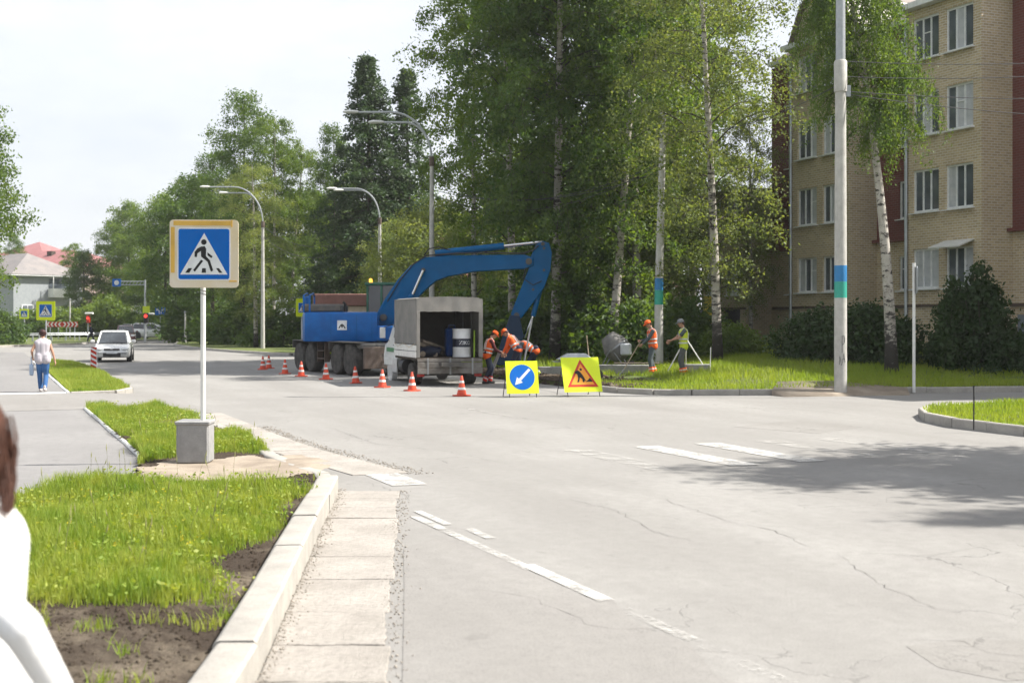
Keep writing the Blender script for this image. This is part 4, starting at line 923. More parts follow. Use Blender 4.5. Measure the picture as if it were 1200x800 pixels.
house(D(88, 250), R(-10), 16, 10, 13.0, 2.0, 'low red roofed wing at the end of the red roofs', 'pink_wall', 'red_roof', wins=[('f', x, 10, 1.4, 1.6) for x in (-5, 0, 5)])
e = thing('kiosk', 'small kiosk with a deep reddish brown fascia behind the excavator', 'kiosk', D(401, 70, .1), R(-6))
MB().box((0, .9, 1.3), (2.9, 1.8, 2.7)).build('wall', 'house_beige', e); MB().bbox((0, .8, 3.0), (3.15, 2.2, .66), .04).build('roof', 'brown_roof', e)
for k in (-1, 0, 1): MB().box((k*.85, -.02, 1.75), (.75, .05, 1.0)).build('window', 'window_glass', e)
MB().box((0, -.06, 1.15), (2.7, .2, .06)).build('counter', 'white_paint', e)
house(D(620, 96, .2), R(8), 22, 10, 4.2, 3.0, 'low pale building hidden behind the grove', 'house_beige', 'brown_roof', wins=[('f', x, 1.6, 1.6, 1.5) for x in (-8, -4, 0, 4, 8)])
house(D(475, 135, .2), R(-5), 16, 10, 9.5, 3.5, 'brownish house glimpsed between the two spruces', 'pink_wall', 'red_roof', wins=[('f', x, 5.6, 1.6, 1.6) for x in (-5, 0, 5)])
# ------------------------------------------------------------------ near crossing sign
def to_local(c, cx, cz, k): return [((x-cx)*k, -(y-cz)*k) for x, y in c]
PED = dict(
    head=circ(412, 278, 27, 18),
    body=[(385, 322), (420, 318), (435, 345), (432, 415), (470, 455), (502, 555), (480, 568), (447, 470), (385, 420), (384, 365), (350, 388), (345, 424), (322, 424), (322, 375), (350, 340)],
    arm=[(447, 378), (497, 418), (485, 435), (447, 408)], leg=[(385, 450), (405, 462), (325, 568), (308, 552)],
    s1=[(262, 533), (298, 533), (272, 578), (232, 578)], s2=[(395, 533), (430, 533), (433, 578), (390, 578)], s3=[(530, 533), (558, 533), (592, 578), (560, 578)])
def ped_plate(parent, size, zc, y, border=None, flip=False):
    k = size/515; f = -1 if flip else 1
    def pl(poly): return [(f*x, z+zc) for x, z in to_local(poly, 412, 395, k)]
    MB().prism(rrect(size, size, size*.05, 0, zc), y, y-.004).build('white_rim', 'sign_white', parent)
    MB().prism(rrect(size*.955, size*.955, size*.04, 0, zc), y-.004, y-.007).build('blue_panel', 'sign_blue', parent)
    MB().prism(pl([(415, 190), (640, 595), (183, 595)]), y-.007, y-.0095).build('white_triangle', 'sign_white', parent)
    b = MB()
    for q in PED.values(): b.prism(pl(q), y-.0095, y-.0115)
    b.build('walking_figure', 'sign_black', parent, smooth=False)
p = G(229, 537, .18); p.z = .13
e = thing('crossing_sign', 'pedestrian crossing sign with yellowed border on a concrete block', 'road sign', p, R(3))
b = MB(); b.bbox((0, 0, .27), (.42, .42, .54), .025); b.bbox((0, 0, .53), (.45, .45, .05), .012); b.build('concrete_base', 'box_concrete', e)
MB().cyl((.1, 0, .4), (.1, 0, 2.42), .034, n=16).build('post', 'white_paint', e)
bd = MB().prism(rrect(.89, .89, .05, .125, 2.74), -.07, -.045).build('board', 'sign_border', e)
sg = thing('panel', None, None, (.125, -.07, 0)); sg.parent = e
ped_plate(sg, .69, 2.735, 0.)
for c, d_ in (((.1, -.0725, 3.14), (.74, .004, .06)), ((-.28, -.0725, 2.79), (.05, .004, .6)), ((.485, -.0725, 3.135), (.02, .005, .09)), ((.5, -.0725, 2.38), (.1, .005, .018))): MB().box(c, d_).build('tape', 'sign_tape', e)
for z in (2.5, 3.0): MB().box((.1, -.02, z), (.16, .06, .05)).build('clamp', 'galvanised', e)
# wire twisted round the post below the board
MB().tube([(.1+.04*math.cos(t), .04*math.sin(t), 2.29-.004*i) for i, t in enumerate([k*.6 for k in range(22)])], .004, 5).build('wire_loop', 'wire', e)

def far_sign(px, d, z0, z1, wpx, label, kind, name='crossing_sign', zg=.1, postm='galvanised', rz=0.):
    e = thing(name, label, 'road sign', D(px, d, zg), rz); W = wpx*d/FPX; H = z1-z0
    MB().cyl((0, 0, -.1), (0, 0, z1-zg-.1), .045, n=10).build('post', postm, e)
    zc = (z0+z1)/2-zg
    if kind == 'lime':
        MB().prism(rrect(W, H, .05, 0, zc), -.05, -.08).build('board', 'sign_lime', e); q = thing('panel', None, None, (0, -.08, 0)); q.parent = e; ped_plate(q, W*.68, zc, 0.)
    elif kind == 'lane':
        MB().prism(rrect(W, H, .05, 0, zc), -.05, -.08).build('board', 'sign_blue', e)
        for sx in (-1, 1): MB().prism([(sx*W*.05, zc-H*.35), (sx*W*.14, zc-H*.35), (sx*W*.14, zc), (sx*W*.3, zc+H*.12), (sx*W*.36, zc), (sx*W*.4, zc+H*.35), (sx*W*.16, zc+H*.3), (sx*W*.22, zc+H*.2), (sx*W*.05, zc+H*.05)], -.08, -.084).build('arrow', 'sign_white', e)
    return e
def zpx(py, d): return CAM_H+(HOR-py)*d/FPX
far_sign(54, 74, zpx(375, 74), zpx(353, 74), 22, 'lime bordered crossing sign beside the footpath', 'lime')
far_sign(28.5, 118, zpx(373.5, 118), zpx(362, 118), 11, 'small crossing sign in front of the grey house', 'lime')
far_sign(188, 115, zpx(369, 115), zpx(360, 115), 12, 'blue lane direction sign beside the parked white car', 'lane', 'lane_sign')
far_sign(354, 60, zpx(371, 60), zpx(350, 60), 17, 'lime bordered crossing sign at the rear of the excavator', 'lime', rz=R(35))

# chevron board behind the junction
d = 122; e = thing('chevron_board', 'long red and white chevron board on four posts by the bushes', 'road sign', D(73, d, .1))
W = 36*d/FPX; z1 = zpx(377, d)-.1; z0 = zpx(383, d)-.1; MB().box((0, 0, (z0+z1)/2), (W, .05, z1-z0)).build('board', 'sign_red', e)
for k in range(8):
    x = -W/2+W*(k+.5)/8; h = (z1-z0)*.45; zc = (z0+z1)/2; s_ = -1 if k < 4 else 1
    MB().prism([(x-s_*.1, zc-h), (x+s_*.04, zc-h), (x+s_*.2, zc), (x+s_*.04, zc+h), (x-s_*.1, zc+h), (x+s_*.06, zc)], -.03, -.034).build('chevron', 'sign_white', e)
for k in range(4): MB().cyl((-W/2+.3+k*(W-.6)/3, .05, -.1), (-W/2+.3+k*(W-.6)/3, .05, z1), .05, n=8).build('post', 'galvanised', e)
# guard rail
e = thing('guard_rail', 'galvanised guard rail along the far side of the junction', 'guard rail', (0, 0, .1))
gr = [D(-25, 104), D(30, 112), D(60, 116), D(124, 120), D(150, 128)]
b = MB()
for dz, o_ in ((.56, .0), (.7, .0)): b.tube([(p.x, p.y-.05+o_, dz) for p in gr], .055, 6)
b.build('rail', 'galvanised', e)
for a, c in zip(gr[:-1], gr[1:]):
    for k in range(4): q = a.lerp(c, k/4); MB().box((q.x, q.y+.1, .28), (.1, .14, .7)).build('post', 'galvanised', e)
# overhead sign arm with traffic light
d = 116; k = d/FPX; e = thing('traffic_light_mast', 'grey mast with an overhead arm, blue sign and traffic light', 'traffic light', D(170, d, .1))
MB().cyl((0, 0, -.1), (0, 0, zpx(329, d)), .11, .08, n=10).build('mast', 'galvanised', e)
b = MB()
for zz in (331, 335): b.cyl((0, 0, zpx(zz, d)), (-28*k, 0, zpx(zz, d)-.0), .05, n=6)
for i in range(7): b.cyl((-28*k*i/7, 0, zpx(331, d)), (-28*k*(i+.7)/7, 0, zpx(335, d)), .03, n=5)
b.build('arm', 'galvanised', e)
MB().prism(rrect(10*k, 9*k, .06, -33*k, zpx(332.5, d)), -.05, -.1).build('sign_panel', 'sign_blue', e)
MB().prism(circ(-33*k, zpx(332.5, d), .22, 16), -.1, -.105).build('symbol', 'sign_white', e)
MB().prism(rrect(8*k, 8*k, .05, 2*k, zpx(364, d)), -.15, -.2).build('crossing_panel', 'sign_lime', e)
MB().bbox((2*k, -.2, zpx(374, d)), (.42, .3, .95), .05).build('signal_housing', 'black_plastic', e)
MB().prism(circ(2*k, zpx(371.5, d), .16, 16), -.35, -.37).build('signal_lens', 'light_red', e)
MB().bbox((6*k, 0, zpx(369, d)), (.7, .3, .16), .05).build('lamp_head', 'white_paint', e); MB().cyl((0, 0, zpx(371, d)), (6*k, 0, zpx(369, d)), .035, n=6).build('lamp_arm', 'galvanised', e)
d = 120; k = d/FPX; e = thing('signal_post', 'post with a white lamp head above a red signal by the bushes', 'traffic light', D(103, d, .1))
MB().cyl((0, 0, -.1), (0, 0, zpx(367, d)), .06, n=8).build('post', 'galvanised', e); MB().bbox((2*k, -.1, zpx(368.5, d)), (.75, .4, .2), .06).build('lamp_head', 'white_paint', e)
MB().bbox((1*k, -.15, zpx(375, d)), (.34, .25, .75), .05).build('signal_housing', 'sign_red', e); MB().prism(circ(1*k, zpx(374, d), .12, 14), -.28, -.3).build('signal_lens', 'light_red', e)
for px, d, y0, lab in ((217, 105, 367, 'short white post in front of the roadside trees'), (82, 130, 352, 'thin grey pole beside the bright bushes')):
    e = thing('pole', lab, 'pole', D(px, d, .1)); MB().cyl((0, 0, -.1), (0, 0, zpx(y0, d)), .09, .07, n=8).build('shaft', 'pole_concrete', e); MB().ball((0, 0, zpx(y0, d)), .1, 8).build('cap', 'galvanised', e)

# ------------------------------------------------------------------ lamps and poles
def arm_pts(x0, z0, x1, z1, n=10):    # quarter ellipse up, then out
    return [(x0+(x1-x0)*(1-math.cos(t*math.pi/2)), 0, z0+(z1-z0)*math.sin(t*math.pi/2)) for t in [i/n for i in range(n+1)]]
def head(parent, x, z, s=-1, tilt=0.):
    b = MB(); b.loft([[(s*a, y*w_, c*h_) for y, c in ((-1, 0), (-.6, .9), (.6, .9), (1, 0), (.5, -.7), (-.5, -.7))] for a, w_, h_ in ((0, .05, .05), (.15, .12, .08), (.45, .15, .09), (.62, .1, .05), (.66, .04, .02))], True, Matrix.Translation((x, 0, z)) @ Matrix.Rotation(tilt, 4, 'Y'))
    b.build('lamp_head', 'white_paint', parent, smooth=50)
def lamp(px, d, zg, knee, ends, label, r=.12, concrete=True, band=False):
    e = thing('street_lamp', label, 'street lamp', D(px, d, zg)); k = d/FPX
    zk = zpx(knee, d)-zg
    MB().tube([(0, 0, -.2), (0, 0, zk*.75), (0, 0, zk)], [r, r*.75, r*.62], 12).build('shaft', 'pole_concrete', e)
    MB().cyl((0, 0, zk-.25), (0, 0, zk+.15), r*.85, n=12).build('collar', 'rust_plate', e)
    for ex, ey in ends:
        zz = zpx(ey, d)-zg; x1 = ex*k; P = arm_pts(0, zk, x1*.55, zz+.05)+[(x1, 0, zz+.05)]
        MB().tube(P, .045, 8).build('arm', 'galvanised', e); head(e, x1, zz+.06)
    return e
lamp(308, 84, .12, 262, [(-62, 220), (-40, 227)], 'street lamp with two curved arms in front of the roadside trees', .14)
lamp(506, 54, LZ(D(506, 54)), 188, [(-86, 133), (-56, 145)], 'tall street lamp with two curved arms rising behind the excavator boom', .13)
lamp(445, 80, LZ(D(445, 80)), 258, [(-50, 222), (-42, 224)], 'street lamp with one bent arm behind the excavator cab', .14)

def band(parent, z0, z1, r0, m): MB().lathe([(r0+.004, z0), (r0+.004, z1)], 20, cap=True).build('painted_band', m, parent)
# pole with blue and green bands and scribbled letters
p = G(985, 453, .22); p.z = LZ(p)
e = thing('lamp_pole', 'pale concrete lamp pole with blue and green bands and scrawled letters', 'pole', p)
Hh = 9.6; r0, r1 = .168, .14
MB().lathe([(r0, -.2), (r0, .02), (r0*.98, 3), (r1, zpx(80, p.y)-p.z)], 20).build('shaft', 'pole_concrete', e)
zz = zpx(75, p.y)-p.z; zz0 = zpx(80, p.y)-p.z
MB().lathe([(.172, zz-.75), (.172, zz+.05), (.14, zz+.1)], 20).build('collar', 'pole_concrete', e); MB().lathe([(.13, zz), (.12, zz+3.2)], 14).build('steel_mast', 'galvanised', e)
MB().tube([(0, 0, zz+3.1), (-.1, 0, zz+3.9), (-.7, 0, zz+4.5), (-2.2, -.2, zz+4.8)], .06, 8).build('arm', 'galvanised', e); head(e, -2.2, zz+4.83)
for y0, y1, m in ((311, 330, 'band_blue'), (330, 349, 'band_green')):
    za, zb = zpx(y1, p.y)-p.z, zpx(y0, p.y)-p.z; band(e, za, zb-.002, r0*.965, m)
def scrawl(pts):
    P = [((r0+.0)*math.sin(a/r0*1.0), -(r0*1.0+.002)*math.cos(a/r0), z) for a, z in pts]; MB().tube(P, .008, 5).build('scrawl', 'graffiti', e)
kx = p.y/FPX
def zz_(py): return zpx(py, p.y)-p.z
scrawl([(0.0, zz_(413)), (0.0, zz_(393)), (.05, zz_(393)), (.08, zz_(397)), (.06, zz_(402)), (.0, zz_(404))])
scrawl([(-.03, zz_(428)), (.02, zz_(423)), (.05, zz_(414)), (.09, zz_(424))]); scrawl([(-.01, zz_(421)), (.08, zz_(420))]); scrawl([(-.07, zz_(427)), (-.06, zz_(417)), (-.03, zz_(424))])
MB().box((.2, -.02, zz_(107)), (.12, .08, .3)).build('bracket', 'galvanised', e); POLE5 = p.copy()
# wire pole with blue green band
p = D(772, 45.5); p.z = LZ(p)
e = thing('wire_pole', 'weathered concrete wire pole with a blue and green band behind the workers', 'pole', p); zt_ = zpx(132, 45.5)-p.z
b = MB(); b.tube([(0, 0, -.2), (.0, 0, 2.5), (.16, 0, zt_)], [.165, .15, .105], 14); b.build('shaft', 'pole_concrete', e)
bx_ = lambda z: max(0, .16*(z-2.5)/(zt_-2.5))
z3, z4, z5 = (zpx(q, 45.5)-p.z for q in (357, 340, 326))
MB().tube([(bx_(z3), 0, z3), (bx_(z4), 0, z4)], [.155, .155], 14).build('painted_band', 'band_green', e)
MB().tube([(bx_(z4), 0, z4+.002), (bx_(z5), 0, z5)], [.1545, .154], 14).build('painted_band', 'band_blue', e)
b = MB(); b.box((.15, 0, zt_-.5), (.06, .5, .06)); b.box((.15, 0, zt_-.15), (.5, .06, .06)); b.build('crossarm', 'steel', e)
for dx in (-.2, .05, .35): MB().lathe([(.02, zt_-.12), (.045, zt_-.08), (.05, zt_), (.03, zt_+.08)], 8).build('insulator', 'rust_plate', e, (dx+.08, 0, 0))
POLE4 = Vector((p.x+.16, p.y, p.z+zt_))
# edge-on sign post on the lawn, thin stake on the island
p = G(1071, 450, .25); p.z = LZ(p); e = thing('sign_post', 'thin pale post with a small sign seen edge on', 'road sign', p)
MB().cyl((0, 0, -.1), (0, 0, zpx(308, p.y)-p.z), .042, n=12).build('post', 'white_paint', e)
q = MB(); q.prism(rrect(.62, .75, .12, 0, zpx(328, p.y)-p.z), -.05, -.07); o = q.build('sign_plate', 'galvanised', e, rot=(0, 0, R(78)))
p = G(1141, 497, .15); p.z = .15; e = thing('stake', 'thin dark metal stake in the grass of the kerbed island', 'stake', p); b = MB(); b.tube([(0, 0, -.1), (.005, 0, .4), (0, 0, .68)], .013, 6); b.build('rod', 'black_metal', e); MB().box((0, 0, .675), (.03, .03, .02)).build('tip', 'black_metal', e)
p = D(844, 72, .5); e = thing('gas_pipe', 'pale pillar with a yellow top beside the slender birch', 'post', D(829, 56, .3)); MB().box((0, 0, .7), (.36, .3, 1.7)).build('lower_shaft', 'old_concrete', e); MB().box((0, 0, 2.15), (.34, .28, 1.2)).build('upper_shaft', 'band_yellow', e)

# wires
def wire(a, b, sag, label, r=.012):
    a = Vector(a); b = Vector(b); o_ = a.copy(); P = [a.lerp(b, t)-o_-Vector((0, 0, sag*4*t*(1-t))) for t in [i/24 for i in range(25)]]
    o = MB().tube(P, r, 5).build('overhead_wire', 'wire', None, o_); tag(o, label, 'wire', 'overhead wires'); return o
L3 = D(506, 54, zpx(222, 54))
for k, (za, zb, lab) in enumerate(((232, 205, 'upper wire from the tall double lamp to the wire pole'), (228, 195, 'middle wire from the tall double lamp to the wire pole'), (238, 196, 'lower wire from the tall double lamp to the wire pole'))):
    wire((L3.x, L3.y, zpx(za-10, 54)), (POLE4.x, POLE4.y, zpx(zb-6, 45.5)), .75+.2*k, lab)
for za, zb, lab in ((72, 68, 'topmost wire leaving the banded lamp pole to the right'), (90, 82, 'second wire leaving the banded lamp pole to the right'), (107, 113, 'third wire leaving the banded lamp pole to the right'), (110, 140, 'lowest wire leaving the banded lamp pole, slanting down')):
    wire((POLE5.x+.1, POLE5.y, zpx(za, POLE5.y)), D(1330, 33, zpx(zb, 33)), .12, lab, .011)
wire((POLE4.x, POLE4.y, POLE4.z-.6), (POLE5.x-.1, POLE5.y, zpx(100, POLE5.y)), .5, 'wire joining the wire pole and the banded lamp pole')
for k, (z0, z1, lab) in enumerate(((262, 250, 'upper wire slung between the lamp behind the cab and the roadside lamp'), (268, 262, 'lower wire slung between the lamp behind the cab and the roadside lamp'))):
    wire(D(445, 80, zpx(z0-8, 80)), D(308, 84, zpx(z1+15, 84)), 1.6+.2*k, lab, .016)

# ------------------------------------------------------------------ traffic cones, boards, marker
def make_cone():
    e = thing('traffic_cone', 'orange traffic cone with white bands in the row along the works', 'traffic cone', group='cones in the row along the works')
    b = MB(); b.bbox((0, 0, .018), (.36, .36, .036), .012); b.build('base', 'cone_orange', e)
    def rr(z): return .13-(.13-.028)*(z-.03)/.5
    b = MB(); b.lathe([(rr(.03), .03), (rr(.53), .53), (.02, .54)], 20); b.build('body', 'cone_orange', e)
    for z0, z1 in ((.17, .235), (.35, .41)): MB().lathe([(rr(z0)+.003, z0), (rr(z1)+.003, z1)], 20).build('band', 'cone_white', e)
    return e
cone = make_cone(); first = True
for i, (px, py) in enumerate(((308, 433), (315, 431.5), (334, 438), (353, 441), (382, 444.5), (417, 449), (448, 454), (483, 458), (541, 464))):
    o = cone if first else copy_tree(cone); first = False
    o.location = G(px, py); o.rotation_euler = (0, 0, i*.7)
    if i in (5, 7): o.rotation_euler = (R(2.5), R(-3), i)

def trestle(px, py, W, H, yaw, lean, label, draw, legz):
    e = thing('sign_trestle', label, 'road sign', G(px, py), yaw); z0 = legz
    M_ = Matrix.Translation((0, 0, z0)) @ Matrix.Rotation(-lean, 4, 'X')
    P = thing('board', None, None); P.parent = e; P.matrix_local = M_
    MB().box((0, 0, H/2), (W, .02, H)).build('panel', 'sign_lime', P)
    draw(P, W, H)
    ty = H*math.sin(lean); tz = z0+H*math.cos(lean)
    for sx in (-1, 1):
        MB().tube([(sx*W*.42, .02-math.tan(lean)*z0, 0), (sx*W*.42, ty+.03, tz-.02)], .012, 6).build('front_leg', 'black_metal', e)
        MB().tube([(sx*W*.42, ty+.03, tz-.05), (sx*W*.42, ty+.5, 0)], .012, 6).build('rear_leg', 'black_metal', e)
    MB().tube([(-W*.42, ty+.42, .2), (W*.42, ty+.42, .2)], .009, 6).build('brace', 'black_metal', e)
    return e
def draw_arrow(P, W, H):
    r = W*.39; MB().prism(circ(0, H*.5, r, 36), -.01, -.014).build('blue_disc', 'sign_blue', P)
    a = [(-.11, -.92), (.11, -.92), (.11, .3), (.34, .3), (0, .9), (-.34, .3), (-.11, .3)]
    q = [];  t = R(135)
    for x, z in a: x *= r*.9; z *= r*.95; q.append((x*math.cos(t)-z*math.sin(t), H*.5+x*math.sin(t)+z*math.cos(t)))
    MB().prism(q, -.014, -.017).build('white_arrow', 'sign_white', P)
def draw_works(P, W, H):
    def tri(k): zc = H*.42; return [(-W*.41*k, zc+(-H*.28)*k), (W*.41*k, zc+(-H*.28)*k), (0, zc+H*.52*k)]
    MB().prism(tri(1.0), -.01, -.014).build('red_triangle', 'sign_red', P); MB().prism(tri(.76), -.014, -.017).build('orange_field', 'sign_orange', P)
    k = W/545.; b = MB()
    for poly in (circ(540, 365, 17, 14), [(452, 395), (490, 375), (520, 390), (555, 440), (585, 500), (570, 545), (548, 545), (545, 500), (515, 475), (495, 545), (465, 545), (488, 490), (480, 430), (452, 425)], [(590, 540), (625, 515), (655, 483), (695, 540)], [(520, 440), (600, 525), (592, 532), (512, 448)]):
        b.prism([((x-545)*k, H*.42-(y-475)*k) for x, y in poly], -.017, -.019)
    b.build('digging_figure', 'sign_black', P, smooth=False)
trestle(613, 465.5, .86, .86, R(14), R(14), 'lime board with a white arrow on a blue disc, on black legs', draw_arrow, .1)
trestle(684, 464.5, 1.06, .95, R(18), R(20), 'lime board with a red triangle and digging figure, on black legs', draw_works, .12)
# red and white marker plate by the far strip
p = G(110, 435.5); e = thing('marker_plate', 'upright red and white striped marker plate at the road edge', 'road marker', p, R(-8))
MB().bbox((0, 0, .05), (.45, .3, .1), .03).build('foot', 'rust_plate', e); MB().box((0, 0, .52), (.26, .04, .86)).build('plate', 'sign_white', e)
for k in range(5):
    z = .12+k*.19; q = [(-.12, z+.08), (.12, z-.04), (.12, z+.07), (-.12, z+.19)]; q = [(x, min(.95, max(.1, zz))) for x, zz in q]; MB().prism(q, -.02, -.023).build('red_stripe', 'sign_red', e)
# ------------------------------------------------------------------ vehicles
def wheel_parts(parent, x, y, r, w_, rimm, out, name='wheel', spokes=8, hub=.45):
    wq = thing(name, None, None, (x, y, r)); wq.parent = parent; M = Matrix.Rotation(R(90), 4, 'X')
    MB().lathe([(r*.6, -w_/2), (r*.9, -w_/2), (r*.98, -w_/2*.8), (r, -w_*.3), (r, w_*.3), (r*.98, w_/2*.8), (r*.9, w_/2), (r*.6, w_/2)], 24, M).build('tyre', 'rubber', wq)
    s_ = -1 if out < 0 else 1
    b = MB(); b.lathe([(r*.6, -w_*.1), (r*.62, w_*.42), (r*.5, w_*.46), (r*hub, w_*.3), (r*.2, w_*.34), (r*.18, w_*.48), (.01, w_*.48)], 20, Matrix.Rotation(R(90 if s_ < 0 else -90), 4, 'X'))
    b.build('rim', rimm, wq)
    for k in range(spokes):
        a = 2*math.pi*k/spokes; MB().cyl((r*.3*math.cos(a), s_*w_*.34, r*.3*math.sin(a)), (r*.3*math.cos(a), s_*w_*.42, r*.3*math.sin(a)), r*.04, n=6).build('bolt', 'steel', wq) if spokes <= 6 else None
    return wq
def car(name, label, loc, rz, paint, L=4.2, W=1.74, Hh=1.5, suv=False, group=None):
    e = thing(name, label, 'car', loc, rz, group); h = W/2; zb = .2; bel = Hh*.62
    st = [(-.5, .86, .38, bel*.8), (-.485, .95, .25, bel*.95), (-.4, 1, zb, bel*1.02), (-.2, 1, zb, bel), (.05, 1, zb, bel*.99), (.2, 1, zb, bel*.97), (.3, .99, zb, bel*.9), (.42, .95, .22, bel*.8), (.48, .86, .26, bel*.66), (.5, .74, .34, bel*.5)]
    b = MB(); rings = []
    for x, wk, z0, z1 in st:
        w_ = h*wk; rings.append([(x*L, -w_*.9, z0), (x*L, -w_*.99, z0+.12), (x*L, -w_, z0+(z1-z0)*.6), (x*L, -w_*.95, z1-.06), (x*L, -w_*.86, z1), (x*L, w_*.86, z1), (x*L, w_*.95, z1-.06), (x*L, w_, z0+(z1-z0)*.6), (x*L, w_*.99, z0+.12), (x*L, w_*.9, z0)])
    b.loft(rings); b.build('body', paint, e, smooth=45)
    # greenhouse: glass volume, painted roof and pillars
    x0, x1 = (-.47, .26); r0_, r1_ = (-.36 if not suv else -.42, .06)
    B = lambda x, y, z: (x*L, y*h, z)
    zb_, zr = bel-.03, Hh
    G0 = [B(x0, -.84, zb_), B(x1, -.8, zb_), B(x1, .8, zb_), B(x0, .84, zb_)]; G1 = [B(r0_, -.66, zr-.06), B(r1_, -.66, zr-.06), B(r1_, .66, zr-.06), B(r0_, .66, zr-.06)]
    b = MB(); b.loft([G0, G1]); b.build('glasshouse', 'car_glass', e, smooth=False)
    b = MB(); R0 = [B(r0_-.02, -.69, zr-.075), B(r1_+.015, -.69, zr-.075), B(r1_+.015, .69, zr-.075), B(r0_-.02, .69, zr-.075)]; R1 = [B(r0_+.02, -.58, zr), B(r1_-.05, -.58, zr), B(r1_-.05, .58, zr), B(r0_+.02, .58, zr)]
    b.loft([R0, R1]); b.build('roof', paint, e, bevel=.02)
    for k in range(4):
        b = MB(); b.tube([Vector(G0[k])+Vector((0, 0, 0)), Vector(G1[k])], .045, 6); b.build('pillar', paint, e)
    for sy in (-1, 1):
        f = .52; p0 = Vector(G0[0 if sy < 0 else 3]).lerp(Vector(G0[1 if sy < 0 else 2]), f); p1 = Vector(G1[0 if sy < 0 else 3]).lerp(Vector(G1[1 if sy < 0 else 2]), f)
        MB().tube([p0, p1], .04, 6).build('pillar', paint, e)
        MB().bbox((.17*L, sy*(h+.08), bel+.05), (.14, .2, .15), .04).build('mirror', paint, e)
        MB().ball((.455*L, sy*h*.66, bel*.68), (.2, .2, .105), 12).build('headlight', 'lamp_glass', e)
        MB().ball((-.485*L, sy*h*.78, bel*.82), (.1, .14, .14), 10).build('tail_light', 'tail_red', e)
        MB().ball((.468*L, sy*h*.66, .34), (.09, .1, .06), 10).build('fog_light', 'lamp_glass', e)
        for xx in (-.05, .13): MB().bbox((xx*L-.25, sy*(h*.995), bel*.8), (.18, .03, .03), .01).build('door_handle', paint, e)
    MB().bbox((.488*L, 0, bel*.66), (.06, .72, .075), .02).build('grille', 'black_plastic', e); MB().bbox((.496*L, 0, .36), (.08, .8, .16), .03).build('air_intake', 'black_plastic', e)
    MB().box((.508*L, 0, .47), (.02, .5, .11)).build('number_plate', 'sign_white', e); MB().ball((.497*L, 0, bel*.69), (.03, .07, .05), 10).build('badge', 'chrome', e)
    MB().box((-.505*L, 0, .6), (.02, .5, .11)).build('number_plate', 'sign_white', e)
    MB().tube([(.262*L+.0, -.35*h, bel+.02), (.25*L, .45*h, bel+.045)], .01, 5).build('wiper', 'black_plastic', e)
    rr = .315 if not suv else .35
    for sx in (-.31, .31):
        for sy in (-1, 1):
            wheel_parts(e, sx*L, sy*(h-.12), rr, .21, 'alloy', sy, spokes=8)
            M_ = Matrix.Translation((sx*L, sy*(h-.06), rr)) @ Matrix.Rotation(R(90), 4, 'X'); MB().lathe([(rr*1.14, -.075), (rr*1.14, .075)], 24, M_).build('wheel_arch', 'black_plastic', e)
    return e
p = G(140, 424.5); dv = Vector((.33, -.94))
car('car', 'silver white hatchback driving towards the striped marker plate', (p.x-.85, p.y+1.9, 0), math.atan2(-.93, .24), 'car_silver', 4.15, 1.74, 1.5)
car('car', 'dark red car waiting behind the silver white hatchback', D(147, 112), math.atan2(-.95, .3), 'car_maroon', 4.3, 1.75, 1.55)
car('car', 'white estate car parked in front of the dark bushes', D(181, 131, .1), R(-12), 'car_white', 4.6, 1.8, 1.6, True)
car('car', 'dark car parked close behind the white estate car', D(163, 136, .1), R(-12), 'car_dark', 4.3, 1.75, 1.5)

# tarp truck
HT = Vector((-.3, .954)); tp_ = D(527, 39)
tr = thing('tarp_truck', 'small flatbed truck with a grey tarp cover open at the back', 'truck', (tp_.x, tp_.y, 0), math.atan2(HT.y, HT.x))
W2 = 1.04; zf, zt = .86, 2.66
MB().box((1.58, 0, zf-.04), (3.1, 2.02, .07)).build('bed_floor', 'wood_dark', tr)
cv = thing('tarp_cover', None, None); cv.parent = tr
MB().bbox((1.58, W2-.01, (zf+.4+zt)/2), (3.1, .02, zt-zf-.4), .006).build('side_sheet', 'tarp', cv); MB().bbox((1.58, -W2+.01, (zf+.4+zt)/2), (3.1, .02, zt-zf-.4), .006).build('side_sheet', 'tarp', cv)
MB().prism([(-.96-.08, zt-.02), (-.9, zt+.03), (0, zt+.06), (.9, zt+.03), (.96+.08, zt-.02), (1.04, zt-.06), (-1.04, zt-.06)], .03, 3.13, Matrix.Rotation(R(-90), 4, 'Z')).build('roof_sheet', 'tarp', cv)
MB().box((3.1, 0, (zf+zt)/2), (.03, 2.02, zt-zf)).build('front_sheet', 'tarp_inner', cv)
b = MB(); rg2 = random.Random(4); n = 18
top = [(-.02, -W2+2*W2*i/n, zt-.02) for i in range(n+1)]; bot = [(-.035+rg2.uniform(-.02, .02), -W2+2*W2*i/n, zt-.4+rg2.uniform(-.012, .012)) for i in range(n+1)]
b.loft([[p for p in top]+[(x+.02, y, z) for x, y, z in reversed(top)], [p for p in bot]+[(x+.02, y, z) for x, y, z in reversed(bot)]]); b.build('rear_valance', 'tarp', cv)
for sy, ww in ((1, .1), (-1, .13)): MB().bbox((-.03, sy*(W2-ww/2), (zf+zt-.4)/2), (.03, ww, zt-.4-zf), .01).build('rear_flap', 'tarp', cv)
for k in range(9): MB().cyl((.2+k*.34, W2, zf+.45), (.2+k*.34, W2+.012, zf+.45), .022, n=8).build('eyelet', 'steel', cv)
MB().tube([(.1, W2+.02, zf+.42), (.9, W2+.03, zf+.3), (1.7, W2+.02, zf+.42), (2.5, W2+.03, zf+.3), (3.1, W2+.02, zf+.42)], .008, 5).build('rope', 'tool_wood', cv)
